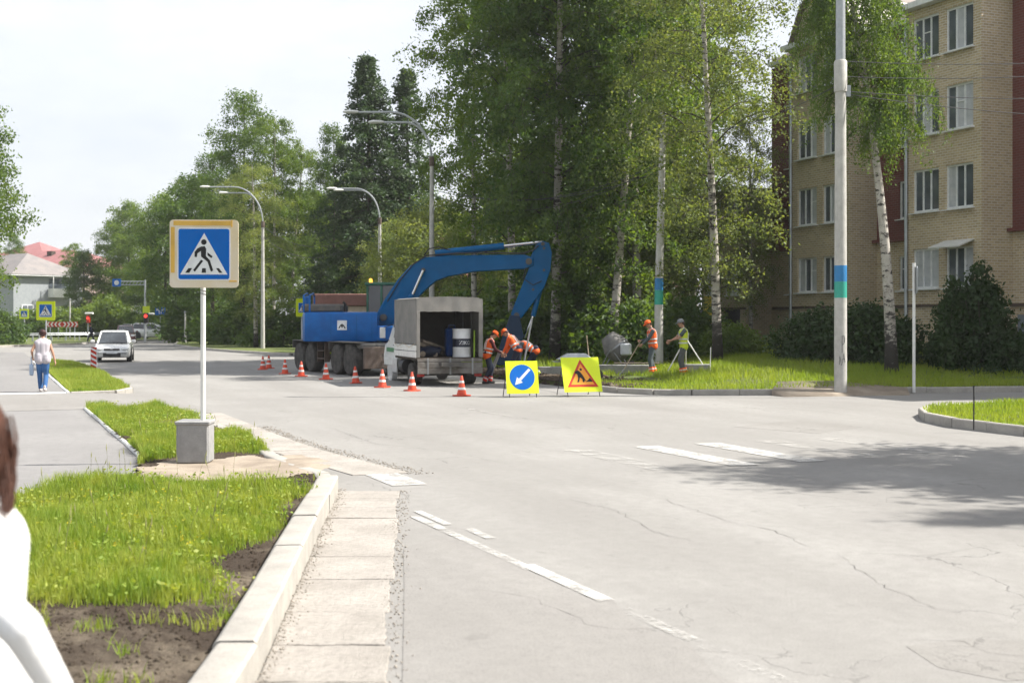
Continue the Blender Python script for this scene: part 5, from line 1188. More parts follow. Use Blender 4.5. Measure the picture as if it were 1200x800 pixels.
for x in (.05, 1.1, 2.1, 3.02):
    b = MB(); b.tube([(x, -W2+.05, zf), (x, -W2+.05, zt-.1), (x, 0, zt-.02), (x, W2-.05, zt-.1), (x, W2-.05, zf)], .018, 6); b.build('hoop', 'steel', cv)
for sy in (-1, 1):
    for k in range(2): MB().bbox((1.58, sy*(W2+.005), zf+.09+k*.2), (3.08, .03, .185), .008).build('side_plank', 'cab_white' if sy > 0 else 'plank', tr)
for k, (z, h_) in enumerate(((.78, .1), (.63, .17), (.455, .17))): MB().bbox((-.05-.01*k, 0, z), (.035, 2.04, h_), .008).build('tailgate_plank', 'plank', tr)
for y in (-.7, 0, .7): MB().box((-.085, y, .6), (.015, .05, .5)).build('tailgate_hinge', 'steel', tr)
MB().box((1.9, 0, .66), (4.6, .7, .12)).build('frame', 'chassis_grey', tr)
for sy in (-1, 1): MB().bbox((.02, sy*.9, .33), (.05, .22, .1), .015).build('tail_light', 'tail_red', tr)
for sy in (-1, 1): wheel_parts(tr, .95, sy*.86, .34, .34, 'rim_grey', sy, spokes=6); wheel_parts(tr, 4.25, sy*.84, .33, .19, 'rim_grey', sy, spokes=6)
MB().cyl((.95, -.8, .34), (.95, .8, .34), .07, n=10).build('axle', 'chassis_grey', tr); MB().ball((.95, 0, .34), (.2, .2, .2), 12).build('differential', 'chassis_grey', tr)
MB().cyl((1.9, .85, .55), (2.5, .85, .55), .22, n=16).build('fuel_tank', 'black_metal', tr)
# cab
cb = MB(); prof = [(3.2, .5), (5.15, .45), (5.2, .85), (4.95, 1.2), (4.45, 1.3), (4.05, 2.08), (3.9, 2.14), (3.2, 2.14)]
cb.loft([[(x, y*(.97 if z < 1.35 else .8), z) for x, z in prof] for y in (-1, 1)]); cab = cb.build('cab', 'cab_white', tr, bevel=.05)
for sy in (-1, 1):
    MB().prism([(3.35, 1.33), (4.25, 1.33), (3.93, 1.98), (3.35, 1.98)], sy*.84, sy*.8+sy*.075).build('side_window', 'car_glass', cab)
    MB().bbox((3.95, sy*.985, 1.02), (1.3, .02, .14), .005).build('green_stripe', 'stripe_green', cab)
    MB().bbox((3.45, sy*.985, 1.18), (.14, .04, .035), .01).build('door_handle', 'black_plastic', cab)
    b = MB(); b.tube([(4.3, sy*.9, 1.3), (4.35, sy*1.16, 1.4), (4.35, sy*1.18, 1.75), (4.2, sy*.85, 1.85)], .014, 6); b.build('mirror_arm', 'black_plastic', tr); MB().bbox((4.34, sy*1.18, 1.58), (.05, .18, .36), .03).build('mirror', 'white_paint', tr)
    MB().bbox((5.08, sy*.72, .82), (.12, .34, .2), .04).build('headlight', 'lamp_glass', cab)
    b = MB(); b.lathe([(.42, -.09), (.42, .09)], 20, Matrix.Translation((4.25, sy*.86, .36)) @ Matrix.Rotation(R(90), 4, 'X')); b.build('wheel_arch', 'cab_white', tr)
    MB().bbox((3.32, sy*.98, .52), (.6, .03, .42), .02).build('mudguard', 'cab_white', tr)
MB().prism([(4.5, 1.32), (4.1, 2.04), (4.13, 2.06), (4.53, 1.34)], -.78, .78).build('windscreen', 'car_glass', cab)
def on_truck(x, y, z): a = tr.rotation_euler.z; return Vector((tp_.x+x*math.cos(a)-y*math.sin(a), tp_.y+x*math.sin(a)+y*math.cos(a), z))
bp = on_truck(.45, -.5, zf-.005)
br = thing('oil_drum', 'white steel drum with a dark lettered band on the truck bed', 'barrel', bp, tr.rotation_euler.z)
MB().lathe([(.27, 0), (.285, .01), (.285, .03), (.277, .04), (.277, .28), (.287, .295), (.277, .31), (.277, .58), (.287, .595), (.277, .61), (.277, .85), (.285, .86), (.285, .88), (.265, .88), (.26, .865), (.01, .865)], 32).build('shell', 'barrel_white', br)
MB().lathe([(.2792, .315), (.2792, .575)], 32).build('dark_band', 'barrel_band', br)
def text_mesh(body, size):
    c = bpy.data.curves.new('lettering', 'FONT'); c.body = body; c.size = size; c.extrude = .0; c.align_x = 'CENTER'; c.align_y = 'CENTER'; c.resolution_u = 3
    o = bpy.data.objects.new('tmp', c); COL.objects.link(o); dg = bpy.context.evaluated_depsgraph_get(); me = bpy.data.meshes.new_from_object(o.evaluated_get(dg)); bpy.data.objects.remove(o); me.materials.clear(); return me
me = text_mesh('ZIKO', .17)
for v in me.vertices:
    a = math.pi+v.co.x/.281*1.0; zz = .445+v.co.y; v.co = (.2815*math.cos(a+.15), .2815*math.sin(a+.15), zz)
obj('lettering', me, 'sign_white', br); MB().cyl((.1, .1, .865), (.1, .1, .885), .03, n=12).build('bung', 'steel', br)
e = thing('canister', 'blue plastic canister behind the steel drum on the truck', 'canister', on_truck(1.1, -.35, zf-.005), tr.rotation_euler.z); MB().bbox((0, 0, .45), (.3, .4, .9), .05).build('body', 'canister_blue', e); MB().tube([(0, -.1, .88), (0, -.08, .99), (0, .08, .99), (0, .1, .88)], .02, 6).build('handle', 'canister_blue', e); MB().cyl((.05, .15, .88), (.05, .15, .94), .03, n=10).build('cap', 'black_plastic', e)
e = thing('lime_pole', 'lime green plastic pole standing beside the steel drum', 'pole', on_truck(.3, -.86, zf-.005)); MB().cyl((0, 0, 0), (0, .1, .8), .025, n=8).build('tube', 'lime_plastic', e); MB().ball((0, .1, .81), .03, 8).build('tip', 'lime_plastic', e)
for i, (x0, y0, z0, x1, y1, z1, r_) in enumerate(((.5, .85, .42, 1.6, -.15, .12, .06), (.7, .7, .5, 1.3, -.25, .2, .055), (.4, .75, .1, 2.3, .2, .1, .09), (.6, .3, .08, 2.4, -.1, .09, .08))):
    a = on_truck(x0, y0, zf+z0); c = on_truck(x1, y1, zf+z1); o_ = a.copy()
    lab = ('pale log sloping across the truck bed, highest of the pile', 'thin log propped on the pile beside the steel drum', 'thick log lying along the side of the truck bed', 'log lying flat on the truck bed next to the drum')[i]
    b = MB(); b.tube([(0, 0, 0), (c-a)*.5+Vector((0, 0, .02)), c-a], [r_, r_*.95, r_*.85], 9); o = b.build('log', 'log_wood', None, o_); tag(o, lab, 'log', 'logs on the truck bed')
e = thing('sacks', 'dark sack slumped on the left of the truck bed', 'sack', on_truck(.9, .55, zf)); MB().ball((0, 0, .16), (.5, .35, .2), 14).build('cloth', 'navy_cloth', e); MB().ball((.4, .05, .22), (.12, .1, .1), 10).build('tied_neck', 'navy_cloth', e); e.name = 'sack'

# ------------------------------------------------------------------ excavator
EXO = Vector((-6.05, 48.9, 0)); ex = thing('wheeled_excavator', 'big blue wheeled excavator with its boom arched over the verge', 'excavator', EXO)
HX = math.atan2(.87, -.49); MC = Matrix.Rotation(HX, 4, 'Z')
b = MB(); b.bbox((0, 0, .95), (7.2, 1.1, .38), .05, MC); b.bbox((2.4, 0, 1.05), (2.2, 1.9, .4), .08, MC); b.bbox((-2.6, 0, 1.05), (1.8, 2.1, .22), .05, MC); b.build('chassis', 'chassis_grey', ex)
MB().lathe([(.95, 1.1), (1.0, 1.12), (1.0, 1.26), (.9, 1.3)], 28).build('slew_ring', 'chassis_grey', ex)
for xi, (x, rm) in enumerate(((-2.6, 'rim_grey'), (-1.35, 'rim_green'), (1.35, 'rim_grey'), (2.6, 'rim_grey'))):
    for sy in (-1, 1):
        wq = wheel_parts(ex, 0, 0, .56, .42, rm, sy, spokes=6); pos = MC @ Vector((x, sy*1.05, .56)); wq.location = pos; wq.rotation_euler = (0, 0, HX)
    MB().cyl(MC @ Vector((x, -1, .56)), MC @ Vector((x, 1, .56)), .1, n=10).build('axle', 'chassis_grey', ex)
for x, l in ((-1.95, 2.4), (1.95, 2.5)):
    for sy in (-1, 1): b = MB(); b.bbox((x, sy*1.07, 1.2), (l, .46, .04), .01, MC); b.bbox((x+l/2, sy*1.07, 1.05), (.04, .46, .3), .01, MC); b.build('mudguard', 'chassis_grey', ex)
b = MB()
for z in (.55, .85): b.bbox((.05, 1.2, z), (.75, .25, .05), .01, MC)
for x in (-.32, .42): b.bbox((x, 1.2, .8), (.05, .22, .75), .01, MC)
b.build('step_ladder', 'rust_plate', ex)
MB().bbox((-3.65, -.1, .66), (.1, 2.45, .78), .03, MC).build('dozer_blade', 'rust_plate', ex)
b = MB()
for y in (-.4, .4): b.bbox((-3.35, y, .75), (.7, .14, .16), .02, MC)
b.build('blade_arm', 'chassis_grey', ex)
# house: engine side faces the camera, front points right
hs = MB(); pl = []
for px_, y_ in ((352, -.5), (353, -1.0), (357, -1.27), (368, -1.34), (430, -1.34), (455, -1.3)): pl.append((D(px_, 47.6).x-EXO.x, y_))
plan = pl+[(pl[-1][0], -.55), (pl[-1][0]-.8, -.5), (pl[-1][0]-.8, .5), (pl[-1][0]-.3, .55), (pl[-1][0]-.3, 1.3), (pl[3][0], 1.34), (pl[2][0], 1.27), (pl[1][0], 1.0), (pl[0][0], .5)]
back = [p for p in plan if p[0] < -1.0+.0] or plan
def ringz(poly, z, k=1., cx=-.6): return [(cx+(x-cx)*k, y*k, z) for x, y in poly]
bodyp = [(pl[0][0], -.5), (pl[1][0], -1.0), (pl[2][0], -1.27), (pl[3][0], -1.34), (D(442, 47.6).x-EXO.x, -1.34), (D(442, 47.6).x-EXO.x, -.6), (D(425, 47.6).x-EXO.x, -.45), (D(425, 47.6).x-EXO.x, 1.3), (pl[3][0], 1.34), (pl[2][0], 1.27), (pl[1][0], 1.0), (pl[0][0], .5)]
zA, zB = zpx(400, 47.6), zpx(365.5, 47.6)
hs.loft([ringz(bodyp, zA, .97), ringz(bodyp, zA+.06), ringz(bodyp, zB-.12), ringz(bodyp, zB-.03, .985), ringz(bodyp, zB, .94)]); house_ = hs.build('upper_body', 'excavator_blue', ex, smooth=40)
b = MB(); b.bbox(((D(449, 47.6).x-EXO.x), -.95, (zA+zpx(381, 47.6))/2-.01), (.75, .74, zpx(381, 47.6)-zA), .06); b.bbox((-.1, 0, zA+.16), (2.9, 2.3, .26), .04); b.build('front_deck', 'excavator_blue', ex)
MB().bbox((D(401, 47.6).x-EXO.x, -1.345, zpx(381, 47.6)), (.36, .012, .36), .004).build('emblem_plate', 'sign_white', house_)
b = MB(); cx, cz = D(401, 47.6).x-EXO.x, zpx(382, 47.6)
b.prism([(cx-.14, cz-.08), (cx-.07, cz+.04), (cx, cz+.09), (cx+.07, cz+.04), (cx+.14, cz-.08), (cx+.09, cz-.08), (cx+.04, cz+.01), (cx+.02, cz-.06), (cx-.02, cz-.06), (cx-.04, cz+.01), (cx-.09, cz-.08)], -1.352, -1.356); b.build('emblem', 'sign_black', house_)
for px_ in (388, 418, 436): MB().box((D(px_, 47.6).x-EXO.x, -1.341, zpx(383, 47.6)), (.018, .008, zB-zA-.2)).build('panel_seam', 'boom_blue', house_)
b = MB(); b.bbox((-1.05, -.2, zB+.14), (1.5, 1.9, .32), .08); b.build('engine_hood', 'chassis_grey', ex)
MB().tube([(-.25, -.55, zB), (-.25, -.55, zB+.3), (-.33, -.55, zB+.38)], .05, 10).build('exhaust', 'black_metal', ex)
for xx in (-1.72, -1.5): MB().tube([(xx, -1.15, zB-.02), (xx, -1.15, zB+.62), (xx+.05, -.6, zB+.7), (xx, 0, zB+.62), (xx, 0, zB-.02)], .035, 8).build('hand_rail', 'excavator_blue', ex)
MB().bbox((-1.62, -.9, zB+.3), (.2, .22, .6), .05).build('air_filter', 'excavator_blue', ex)
# cab on the far side
c0, c1 = D(431, 49.8).x-EXO.x, D(466, 49.8).x-EXO.x; zc0, zc1 = zA+.1, zpx(334, 49.8)
cabx = thing('cab', None, None); cabx.parent = ex
MB().bbox(((c0+c1)/2, .88, zc0+.45), (c1-c0, .95, .9), .06).build('lower_panel', 'machine_green', cabx)
for x in (c0+.04, (c0+c1)/2, c1-.04):
    for y in (.44, 1.32): MB().box((x, y, (zc0+.9+zc1)/2), (.08, .07, zc1-zc0-.9)).build('pillar', 'machine_green', cabx)
MB().bbox(((c0+c1)/2, .88, zc1+.03), (c1-c0+.1, 1.05, .12), .04).build('roof', 'machine_green', cabx)
MB().box(((c0+c1)/2, .88, (zc0+.9+zc1)/2), (c1-c0-.1, .82, zc1-zc0-.92)).build('glazing', 'car_glass', cabx)
MB().lathe([(.07, zc1+.08), (.07, zc1+.12), (.06, zc1+.22), (.02, zc1+.25)], 14, Matrix.Translation((c0+.15, .6, 0))).build('beacon', 'beacon_amber', cabx)
# boom, stick, bucket in the plane of the slewed arm
YB = .0; DB = EXO.y+YB
def bc(cx, cy): q = D(330+cx/3.53, DB); return (q.x-EXO.x, zpx(260+cy/3.53, DB))
boomp = [bc(*c) for c in ((398, 425), (392, 385), (430, 318), (480, 242), (535, 182), (590, 147), (700, 139), (1005, 136), (1042, 150), (1042, 182), (1005, 195), (800, 206), (690, 226), (640, 244), (590, 288), (520, 362), (455, 428))]
bm_ = MB().prism(boomp, -.24, .24).build('boom', 'boom_blue', ex, bevel=.03)
def pin(parent, c, r=.1, w_=.62): x, z = bc(*c); MB().cyl((x, -w_/2, z), (x, w_/2, z), r, n=14).build('pin', 'chassis_grey', parent)
pin(bm_, (425, 395), .13, .8); pin(bm_, (1022, 165), .12, .7); pin(bm_, (588, 200), .08, .7)
stk = [bc(*c) for c in ((1022, 195), (1032, 140), (1052, 98), (1080, 80), (1106, 88), (1118, 128), (1112, 200), (1086, 272), (1040, 335), (992, 398), (962, 402), (948, 382), (962, 345), (988, 280))]
st_ = MB().prism(stk, -.17, .17).build('stick', 'boom_blue', ex, bevel=.025)
pin(st_, (972, 385), .1, .6); pin(st_, (1080, 92), .07, .5)
def ram(c0_, c1_, c2_, r, y=0., name='ram', rod='chrome'):
    a, m_, z_ = bc(*c0_), bc(*c1_), bc(*c2_); b = MB(); b.cyl((a[0], y, a[1]), (m_[0], y, m_[1]), r, n=12); o = b.build(name, 'boom_blue', ex); MB().cyl((m_[0], y, m_[1]), (z_[0], y, z_[1]), r*.55, n=10).build('rod', rod, o); return o
ram((635, 130), (920, 100), (1078, 83), .13, 0, 'stick_ram')
for y in (-.38, .38): ram((470, 430), (545, 300), (588, 202), .11, y, 'boom_ram')
ram((1078, 245), (1040, 390), (1005, 478), .1, 0, 'bucket_ram')
MB().tube([(*[bc(590, 150)[0]], -.1, bc(590, 140)[1]), (bc(610, 110)[0], -.1, bc(610, 112)[1]), (bc(650, 100)[0], -.1, bc(650, 104)[1]), (bc(700, 118)[0], -.1, bc(700, 118)[1])], .025, 6).build('hose', 'black_metal', ex)
MB().tube([(bc(1010, 200)[0], -.25, bc(1010, 190)[1]), (bc(1000, 240)[0], -.3, bc(1000, 235)[1]), (bc(1040, 262)[0], -.3, bc(1040, 262)[1]), (bc(1075, 245)[0], -.18, bc(1075, 245)[1])], .02, 6).build('hose', 'black_metal', ex)
for k, yy in enumerate((-.27, -.2, .2)):
    MB().tube([(bc(*c)[0], yy, bc(*c)[1]+.02*k) for c in ((440, 330), (495, 238), (545, 178), (600, 142), (720, 133), (880, 130), (1000, 133), (1040, 120), (1062, 100))], .022, 6).build('hose', 'black_metal', ex)
for c in ((700, 182), (820, 170), (940, 164)): x, z = bc(*c); MB().box((x, -.245, z), (.06, .02, .9 if c[0] < 600 else .5), ry=.0).build('weld_plate', 'boom_blue', bm_)
for c in ((1085, 110), (1085, 200), (1040, 280)): x, z = bc(*c); MB().cyl((x, -.19, z), (x, .19, z), .05, n=10).build('pin', 'chassis_grey', st_)
bk = [bc(*c) for c in ((945, 385), (985, 390), (1000, 470), (985, 540), (950, 585), (900, 592), (875, 580), (895, 540), (915, 470))]
bo = MB(); n = len(bk); bo.prism(bk, -.48, .48); bu = bo.build('bucket', 'bucket_blue', ex, bevel=.03)
for k in range(5): x, z = bc(885, 586); MB().box((x-.05, -.4+.2*k, z-.08), (.1, .07, .22), ry=.5).build('tooth', 'steel', bu)
# ------------------------------------------------------------------ people
def baked(mb, voxel, name, m, smooth_it=4):
    me = bpy.data.meshes.new('t'); me.from_pydata(mb.v, [], mb.f); o = bpy.data.objects.new('t', me); COL.objects.link(o)
    r_ = o.modifiers.new('r', 'REMESH'); r_.mode = 'VOXEL'; r_.voxel_size = voxel; r_.use_smooth_shade = True
    s_ = o.modifiers.new('s', 'SMOOTH'); s_.iterations = smooth_it; s_.factor = .5
    dg = bpy.context.evaluated_depsgraph_get(); out_ = bpy.data.meshes.new_from_object(o.evaluated_get(dg)); bpy.data.objects.remove(o); bpy.data.meshes.remove(me)
    out_.name = name; out_.materials.clear(); out_.materials.append(MATS[m]); return out_
def ik(a, t, l1, l2, hint):
    a = Vector(a); t = Vector(t); d = t-a; L = d.length
    if L > (l1+l2)*.995: t = a+d*((l1+l2)*.995/L); d = t-a; L = d.length
    k = (l1*l1-l2*l2+L*L)/(2*L); h = math.sqrt(max(0, l1*l1-k*k)); u = d/L; hv = Vector(hint); hv = (hv-u*hv.dot(u)).normalized(); return a+u*k+hv*h, t
def person(label, loc, rz, H=1.75, lean=0., crouch=0., hands=None, feet=None, top='hi_vis_orange', sleeve='skin', sleeve_long=True, vest=None, legs='navy_cloth', hem=None, hat=None, hat_m='hi_vis_orange', hair='hair_dark', hair_long=0., shoe='shoe_dark', head_pitch=0., group=None, bands=True, tank=False, vox=.016, fem=False, hip_x=0., long_shirt=0., hair_vol=0., slope=0.):
    e = thing('person', label, 'person', loc, rz, group); k = H/1.75; e.scale = (k, k, k)
    hipz = .93-crouch; pel = Vector((hip_x, 0, hipz)); q = Quaternion((0, 1, 0), lean)
    def up(x, y, z): return pel+q @ Vector((x, y, z-.93))
    waist, chest, neck = up(0, 0, 1.1), up(.0, 0, 1.3), up(.0, 0, 1.48)
    hq = Quaternion((0, 1, 0), head_pitch); hc = neck+(q @ Vector((.02, 0, .045)))+hq @ (q @ Vector((.025, 0, .115)))
    sw = .165 if fem else .185; sh = {s: up(0, s*sw, 1.4-slope) for s in (-1, 1)}
    hands = hands or {1: (.08, .28, .82), -1: (.05, -.28, .82)}; feet = feet or {1: (.03, .1), -1: (-.03, -.1)}
    el = {}; wr = {}
    for s in (-1, 1): el[s], wr[s] = ik(sh[s], hands[s], .29, .26, (-.6, s*.35, -.4))
    hip = {s: pel+Vector((0, s*.09, -.02)) for s in (-1, 1)}; kn = {}; an = {}
    for s in (-1, 1): f = feet[s]; kn[s], an[s] = ik(hip[s], (f[0], f[1], .085 if len(f) < 3 else f[2]), .43, .42, (1, s*.1, 0))
    hw = .075 if fem else .07
    def torso(b, g):
        for s in (-1, 1): b.caps(up(0, s*.085, 1.33), up(0, s*hw, 1.1), .108+g, .092+g); b.caps(up(0, s*hw, 1.1), hip[s]+Vector((-.01, 0, .03)), .095+g, (.118 if fem else .105)+g)
        b.caps(up(-.01, -.09, 1.385), up(-.01, .09, 1.385), .068+g)
        for s in (-1, 1): b.caps(up(-.01, s*.05, 1.45), up(-.01, s*(sw-.01), 1.385-slope), .05+g, .058+g)
        b.caps(up(-.004, 0, 1.34), up(-.004, 0, .98), .112+g, .106+g)
    b = MB(); torso(b, 0.); b.caps(neck-(q @ Vector((0, 0, .08))), neck+(q @ Vector((.02, 0, .08))), .056, .052)
    hv = lambda x, y, z: hc+hq @ (q @ Vector((x, y, z)))
    b.ball(hc, (.088, .075, .1), 16); b.caps(hv(.03, 0, -.04), hv(.045, 0, -.075), .06, .045); b.caps(hv(.085, 0, .015), hv(.103, 0, -.022), .012, .017)
    for s in (-1, 1):
        b.ball(hv(-.005, s*.077, -.01), (.02, .012, .03), 8); b.caps(sh[s], el[s], .052, .04); b.caps(el[s], wr[s], .04, .028)
        b.caps(hip[s], kn[s], .088, .058); b.caps(kn[s], an[s], .056, .038); b.caps(an[s]+Vector((-.03, 0, -.045)), an[s]+Vector((.13, s*.02, -.055)), .032, .028)
    me = baked(b, vox, 'body', 'skin')
    # hands: palm with five fingers, curled
    h = MB()
    for s in (-1, 1):
        d = (wr[s]-el[s]).normalized(); side_ = Vector((0, 1, 0)).cross(d)
        if side_.length < .2: side_ = Vector((1, 0, 0))
        side_.normalize(); pn = d.cross(side_).normalized(); c = wr[s]
        h.caps(c, c+d*.07+side_*.018, .022, .02); h.caps(c, c+d*.07-side_*.018, .022, .02)
        for i, l in enumerate((.062, .072, .068, .052)):
            a0 = c+d*.085+side_*(.03-.02*i); a1 = a0+d*l*.5-pn*s*.01; h.caps(a0, a1, .0095, .0088, 6); h.caps(a1, a1+d*l*.25-pn*s*l*.5, .0088, .0075, 6)
        t0 = c+d*.03+side_*.03; t1 = t0+d*.03+side_*.025; h.caps(t0, t1, .012, .0105, 6); h.caps(t1, t1+d*.03-pn*s*.012, .0105, .0085, 6)
    hm = h.mesh('h', True); import bmesh
    bmm = bmesh.new(); bmm.from_mesh(me); bmm.from_mesh(hm); bmm.to_mesh(me); bmm.free(); me.polygons.foreach_set('use_smooth', [True]*len(me.polygons))
    obj('body', me, None, e)
    for s in (-1, 1): MB().ball(hv(.078, s*.03, .012), (.008, .011, .008), 8).build('eye', 'sign_black', e)
    MB().caps(hv(.085, -.018, -.055), hv(.085, .018, -.055), .006, .006, 6).build('mouth', 'maroon_cloth', e)
    # shirt
    b = MB(); torso(b, .02 if long_shirt else .012)
    if long_shirt:
        for s in (-1, 1): b.caps(hip[s]+Vector((-.01, 0, .1)), hip[s]+Vector((-.01, 0, -long_shirt)), .13, .135)
    if not tank:
        for s in (-1, 1):
            b.caps(sh[s], el[s] if sleeve_long else sh[s].lerp(el[s], .55), .066, .055 if sleeve_long else .064)
            if sleeve_long: b.caps(el[s], el[s].lerp(wr[s], .85), .054, .042)
    obj('shirt', baked(b, vox, 'shirt', sleeve if vest else top), None, e)
    if vest:
        b = MB()
        for s in (-1, 1): b.caps(up(.0, s*.09, 1.34), up(0, s*.08, 1.1), .13, .118); b.caps(up(0, s*.08, 1.1), up(-.01, s*.085, .9), .12, .128)
        b.caps(up(-.01, -.11, 1.4), up(-.01, .11, 1.4), .085)
        ve = obj('vest', baked(b, vox, 'vest', vest), None, e)
    if bands and (vest or 'hi_vis' in top):
        g = .14 if vest else .122
        for z in (1.02, 1.14):
            ring = [up(math.cos(t)*g*1.03, math.sin(t)*(g+.088), z) for t in [2*math.pi*i/24 for i in range(24)]]
            b = MB(); ax = q @ Vector((0, 0, .022)); b.loft([[p-ax for p in ring], [p+ax for p in ring]], False); b.build('reflective_band', 'reflective', e)
        for s in (-1, 1):
            b = MB(); b.tube([up(.1, s*.1, 1.1), up(.118, s*.1, 1.28), up(.09, s*.105, 1.42), up(0, s*.11, 1.49), up(-.1, s*.1, 1.42), up(-.135, s*.1, 1.28), up(-.125, s*.1, 1.1)], .018, 6); b.build('reflective_band', 'reflective', e)
    # trousers, shoes
    b = MB()
    for s in (-1, 1): b.caps(hip[s]+Vector((-.01, 0, .1)), hip[s], .112, .112); b.caps(hip[s], kn[s], .106, .076); b.caps(kn[s], kn[s].lerp(an[s], .92), .076, .062)
    b.caps(hip[-1]+Vector((-.01, 0, .04)), hip[1]+Vector((-.01, 0, .04)), .105)
    obj('trousers', baked(b, vox, 'trousers', legs), None, e)
    for s in (-1, 1):
        if hem: MB().tube([kn[s].lerp(an[s], .62), kn[s].lerp(an[s], .98)], [.082, .08], 14).build('trouser_hem', hem, e); MB().tube([kn[s].lerp(an[s], .72), kn[s].lerp(an[s], .8)], [.085, .085], 14).build('hem_band', 'reflective', e)
        b = MB(); b.caps(an[s]+Vector((-.035, 0, -.04)), an[s]+Vector((.15, s*.02, -.048)), .046, .038); b.caps(an[s]+Vector((0, 0, -.03)), an[s]+Vector((0, 0, .05)), .05, .048); obj('shoe', baked(b, .012, 'shoe', shoe), None, e)
    # hair / hat
    b = MB(); b.ball(hv(-.018, 0, .03), (.096+hair_vol, .088+hair_vol, .093+hair_vol), 14)
    if hair_long: b.caps(hv(-.05, 0, .02), hv(-.06, 0, -hair_long), .088, .06); b.caps(hv(-.02, -.06-hair_vol*.6, .0), hv(-.03, -.06-hair_vol*.5, -hair_long), .045+hair_vol*.6, .035); b.caps(hv(-.02, .06+hair_vol*.6, .0), hv(-.03, .06+hair_vol*.5, -hair_long), .045+hair_vol*.6, .035)
    else: b.caps(hv(-.045, 0, .0), hv(-.05, 0, -.04), .07, .055)
    obj('hair', baked(b, .014, 'hair', hair, 3), None, e)
    if hair_vol:
        rh = random.Random(6); b = MB()
        for i in range(420):
            a = rh.uniform(0, 6.28); r_ = .1+rh.uniform(0, .035); y_ = math.sin(a)*r_; x_ = -.02+math.cos(a)*r_*.9-.02; z_ = rh.uniform(-.12, .06); l_ = rh.uniform(.1, .22); w1 = rh.uniform(-.03, .03)
            b.tube([hv(x_, y_, z_), hv(x_*1.05, y_*1.1+w1*.5, z_-l_*.5), hv(x_*.95, y_*1.02+w1, z_-l_)], [.0025, .003, .001], 4)
        b.build('hair_strands', hair, e)
    if hat:
        b = MB(); M_ = Matrix.Translation(hc) @ (hq @ q).to_matrix().to_4x4()
        b.lathe([(.108, .028), (.109, .05), (.1, .095), (.07, .128), (.02, .14)], 18, M_)
        hh = b.build('cap', hat_m, e)
        b = MB(); b.loft([[(.07+.1*math.cos(t)*(.95 if z else 1), .095*math.sin(t), .03+z-.25*max(0, .07+.1*math.cos(t)-.1)) for t in [-1.5+3*i/12 for i in range(13)]] for z in (0, .012)], True, M_); b.build('peak', hat_m, hh)
    return e
PI = math.pi
def lw(px, py, dz=.0):     # a spot on the right lawn
    d_ = 40.
    for _ in range(6): q_ = D(px, d_); d_ = FPX*(CAM_H-LZ(q_))/(py-HOR)
    q_ = D(px, d_); q_.z = LZ(q_)+dz; return q_
UPA = ROADROT
wp = SN(0, 0); p = G(50, 459, VZ-.01); p.z = VZ-.015
person('woman in a pale sleeveless top and blue jeans walking along the footpath', p, UPA-.08, 1.64, .03, 0, {1: (.14, .27, .98), -1: (.0, -.33, .84)}, {1: (.17, .06), -1: (-.12, -.06, .11)}, 'lilac_cloth', tank=True, legs='denim', hair='hair_dark', shoe='shoe_pale', fem=True, bands=False, long_shirt=.01, hair_long=.03)
hp = Vector((.16, .3, .64)); hp.rotate(Quaternion((0, 0, 1), UPA-.08)); e = thing('shoulder_bag', 'small pale blue bag carried by the walking woman', 'bag', p+hp*.94, UPA); MB().bbox((0, 0, -.02), (.28, .1, .3), .04).build('pouch', 'bag_blue', e); MB().tube([(-.1, 0, .12), (-.05, .01, .28), (.0, .0, .33), (.05, .01, .28), (.1, 0, .12)], .01, 6).build('strap', 'bag_blue', e)
p = lw(765, 437); WD = p
person('worker in an orange vest and orange cap holding a shovel', p, PI+.15, 1.76, .1, 0, {1: (.38, .12, .98), -1: (.36, -.14, 1.08)}, {1: (.08, .16), -1: (-.1, -.14)}, vest='hi_vis_orange', sleeve='slate_cloth', legs='slate_cloth', hem='hi_vis_orange', hat=True, head_pitch=.35)
p = lw(801, 440); WE = p
person('worker in a lime vest and grey cap with tanned forearms', p, PI+.05, 1.76, .02, 0, {1: (.42, .1, 1.1), -1: (.42, -.1, 1.06)}, {1: (.05, .1), -1: (-.08, -.1)}, vest='hi_vis_lime', sleeve='slate_cloth', sleeve_long=False, legs='grey_cloth', hem='hi_vis_orange', hat=True, hat_m='grey_cap', head_pitch=.2)
p = D(571, 40.3, .0); p.z = .0
person('worker in an orange vest with dark red sleeves beside the truck', p, R(12), 1.72, .22, .02, {1: (.42, .14, 1.02), -1: (.44, -.12, .98)}, {1: (.1, .12), -1: (-.12, -.12)}, vest='hi_vis_orange', sleeve='maroon_cloth', legs='navy_cloth', hem='sign_red', hat=True, head_pitch=.35)
p = D(607, 41.2); p.z = LZ(p)
person('worker in a full orange jacket bending over by the bucket', p, R(165), 1.75, .55, .02, {1: (.5, .14, .72), -1: (.48, -.14, .7)}, {1: (.12, .15), -1: (-.16, -.13)}, 'hi_vis_orange', legs='navy_cloth', hem='reflective', hat=True, head_pitch=.2)
p = D(627, 42.2); p.z = LZ(p)
person('worker in an orange vest stooping low behind the arrow board', p, R(172), 1.75, 1.05, .06, {1: (.62, .14, .5), -1: (.6, -.12, .48)}, {1: (.1, .15), -1: (-.12, -.14)}, vest='hi_vis_orange', sleeve='slate_cloth', legs='navy_cloth', hem='hi_vis_lime', hat=True, head_pitch=.1)
p = D(107, 113); person('dark clothed person striding across the far junction', p, PI+.3, 1.72, .1, .02, {1: (.25, .22, .95), -1: (-.15, -.24, .88)}, {1: (.35, .08), -1: (-.35, -.08, .1)}, 'navy_cloth', legs='navy_cloth', hair='hair_dark', bands=False, vox=.022)
p = Vector((-1.44, 3.45, .11))
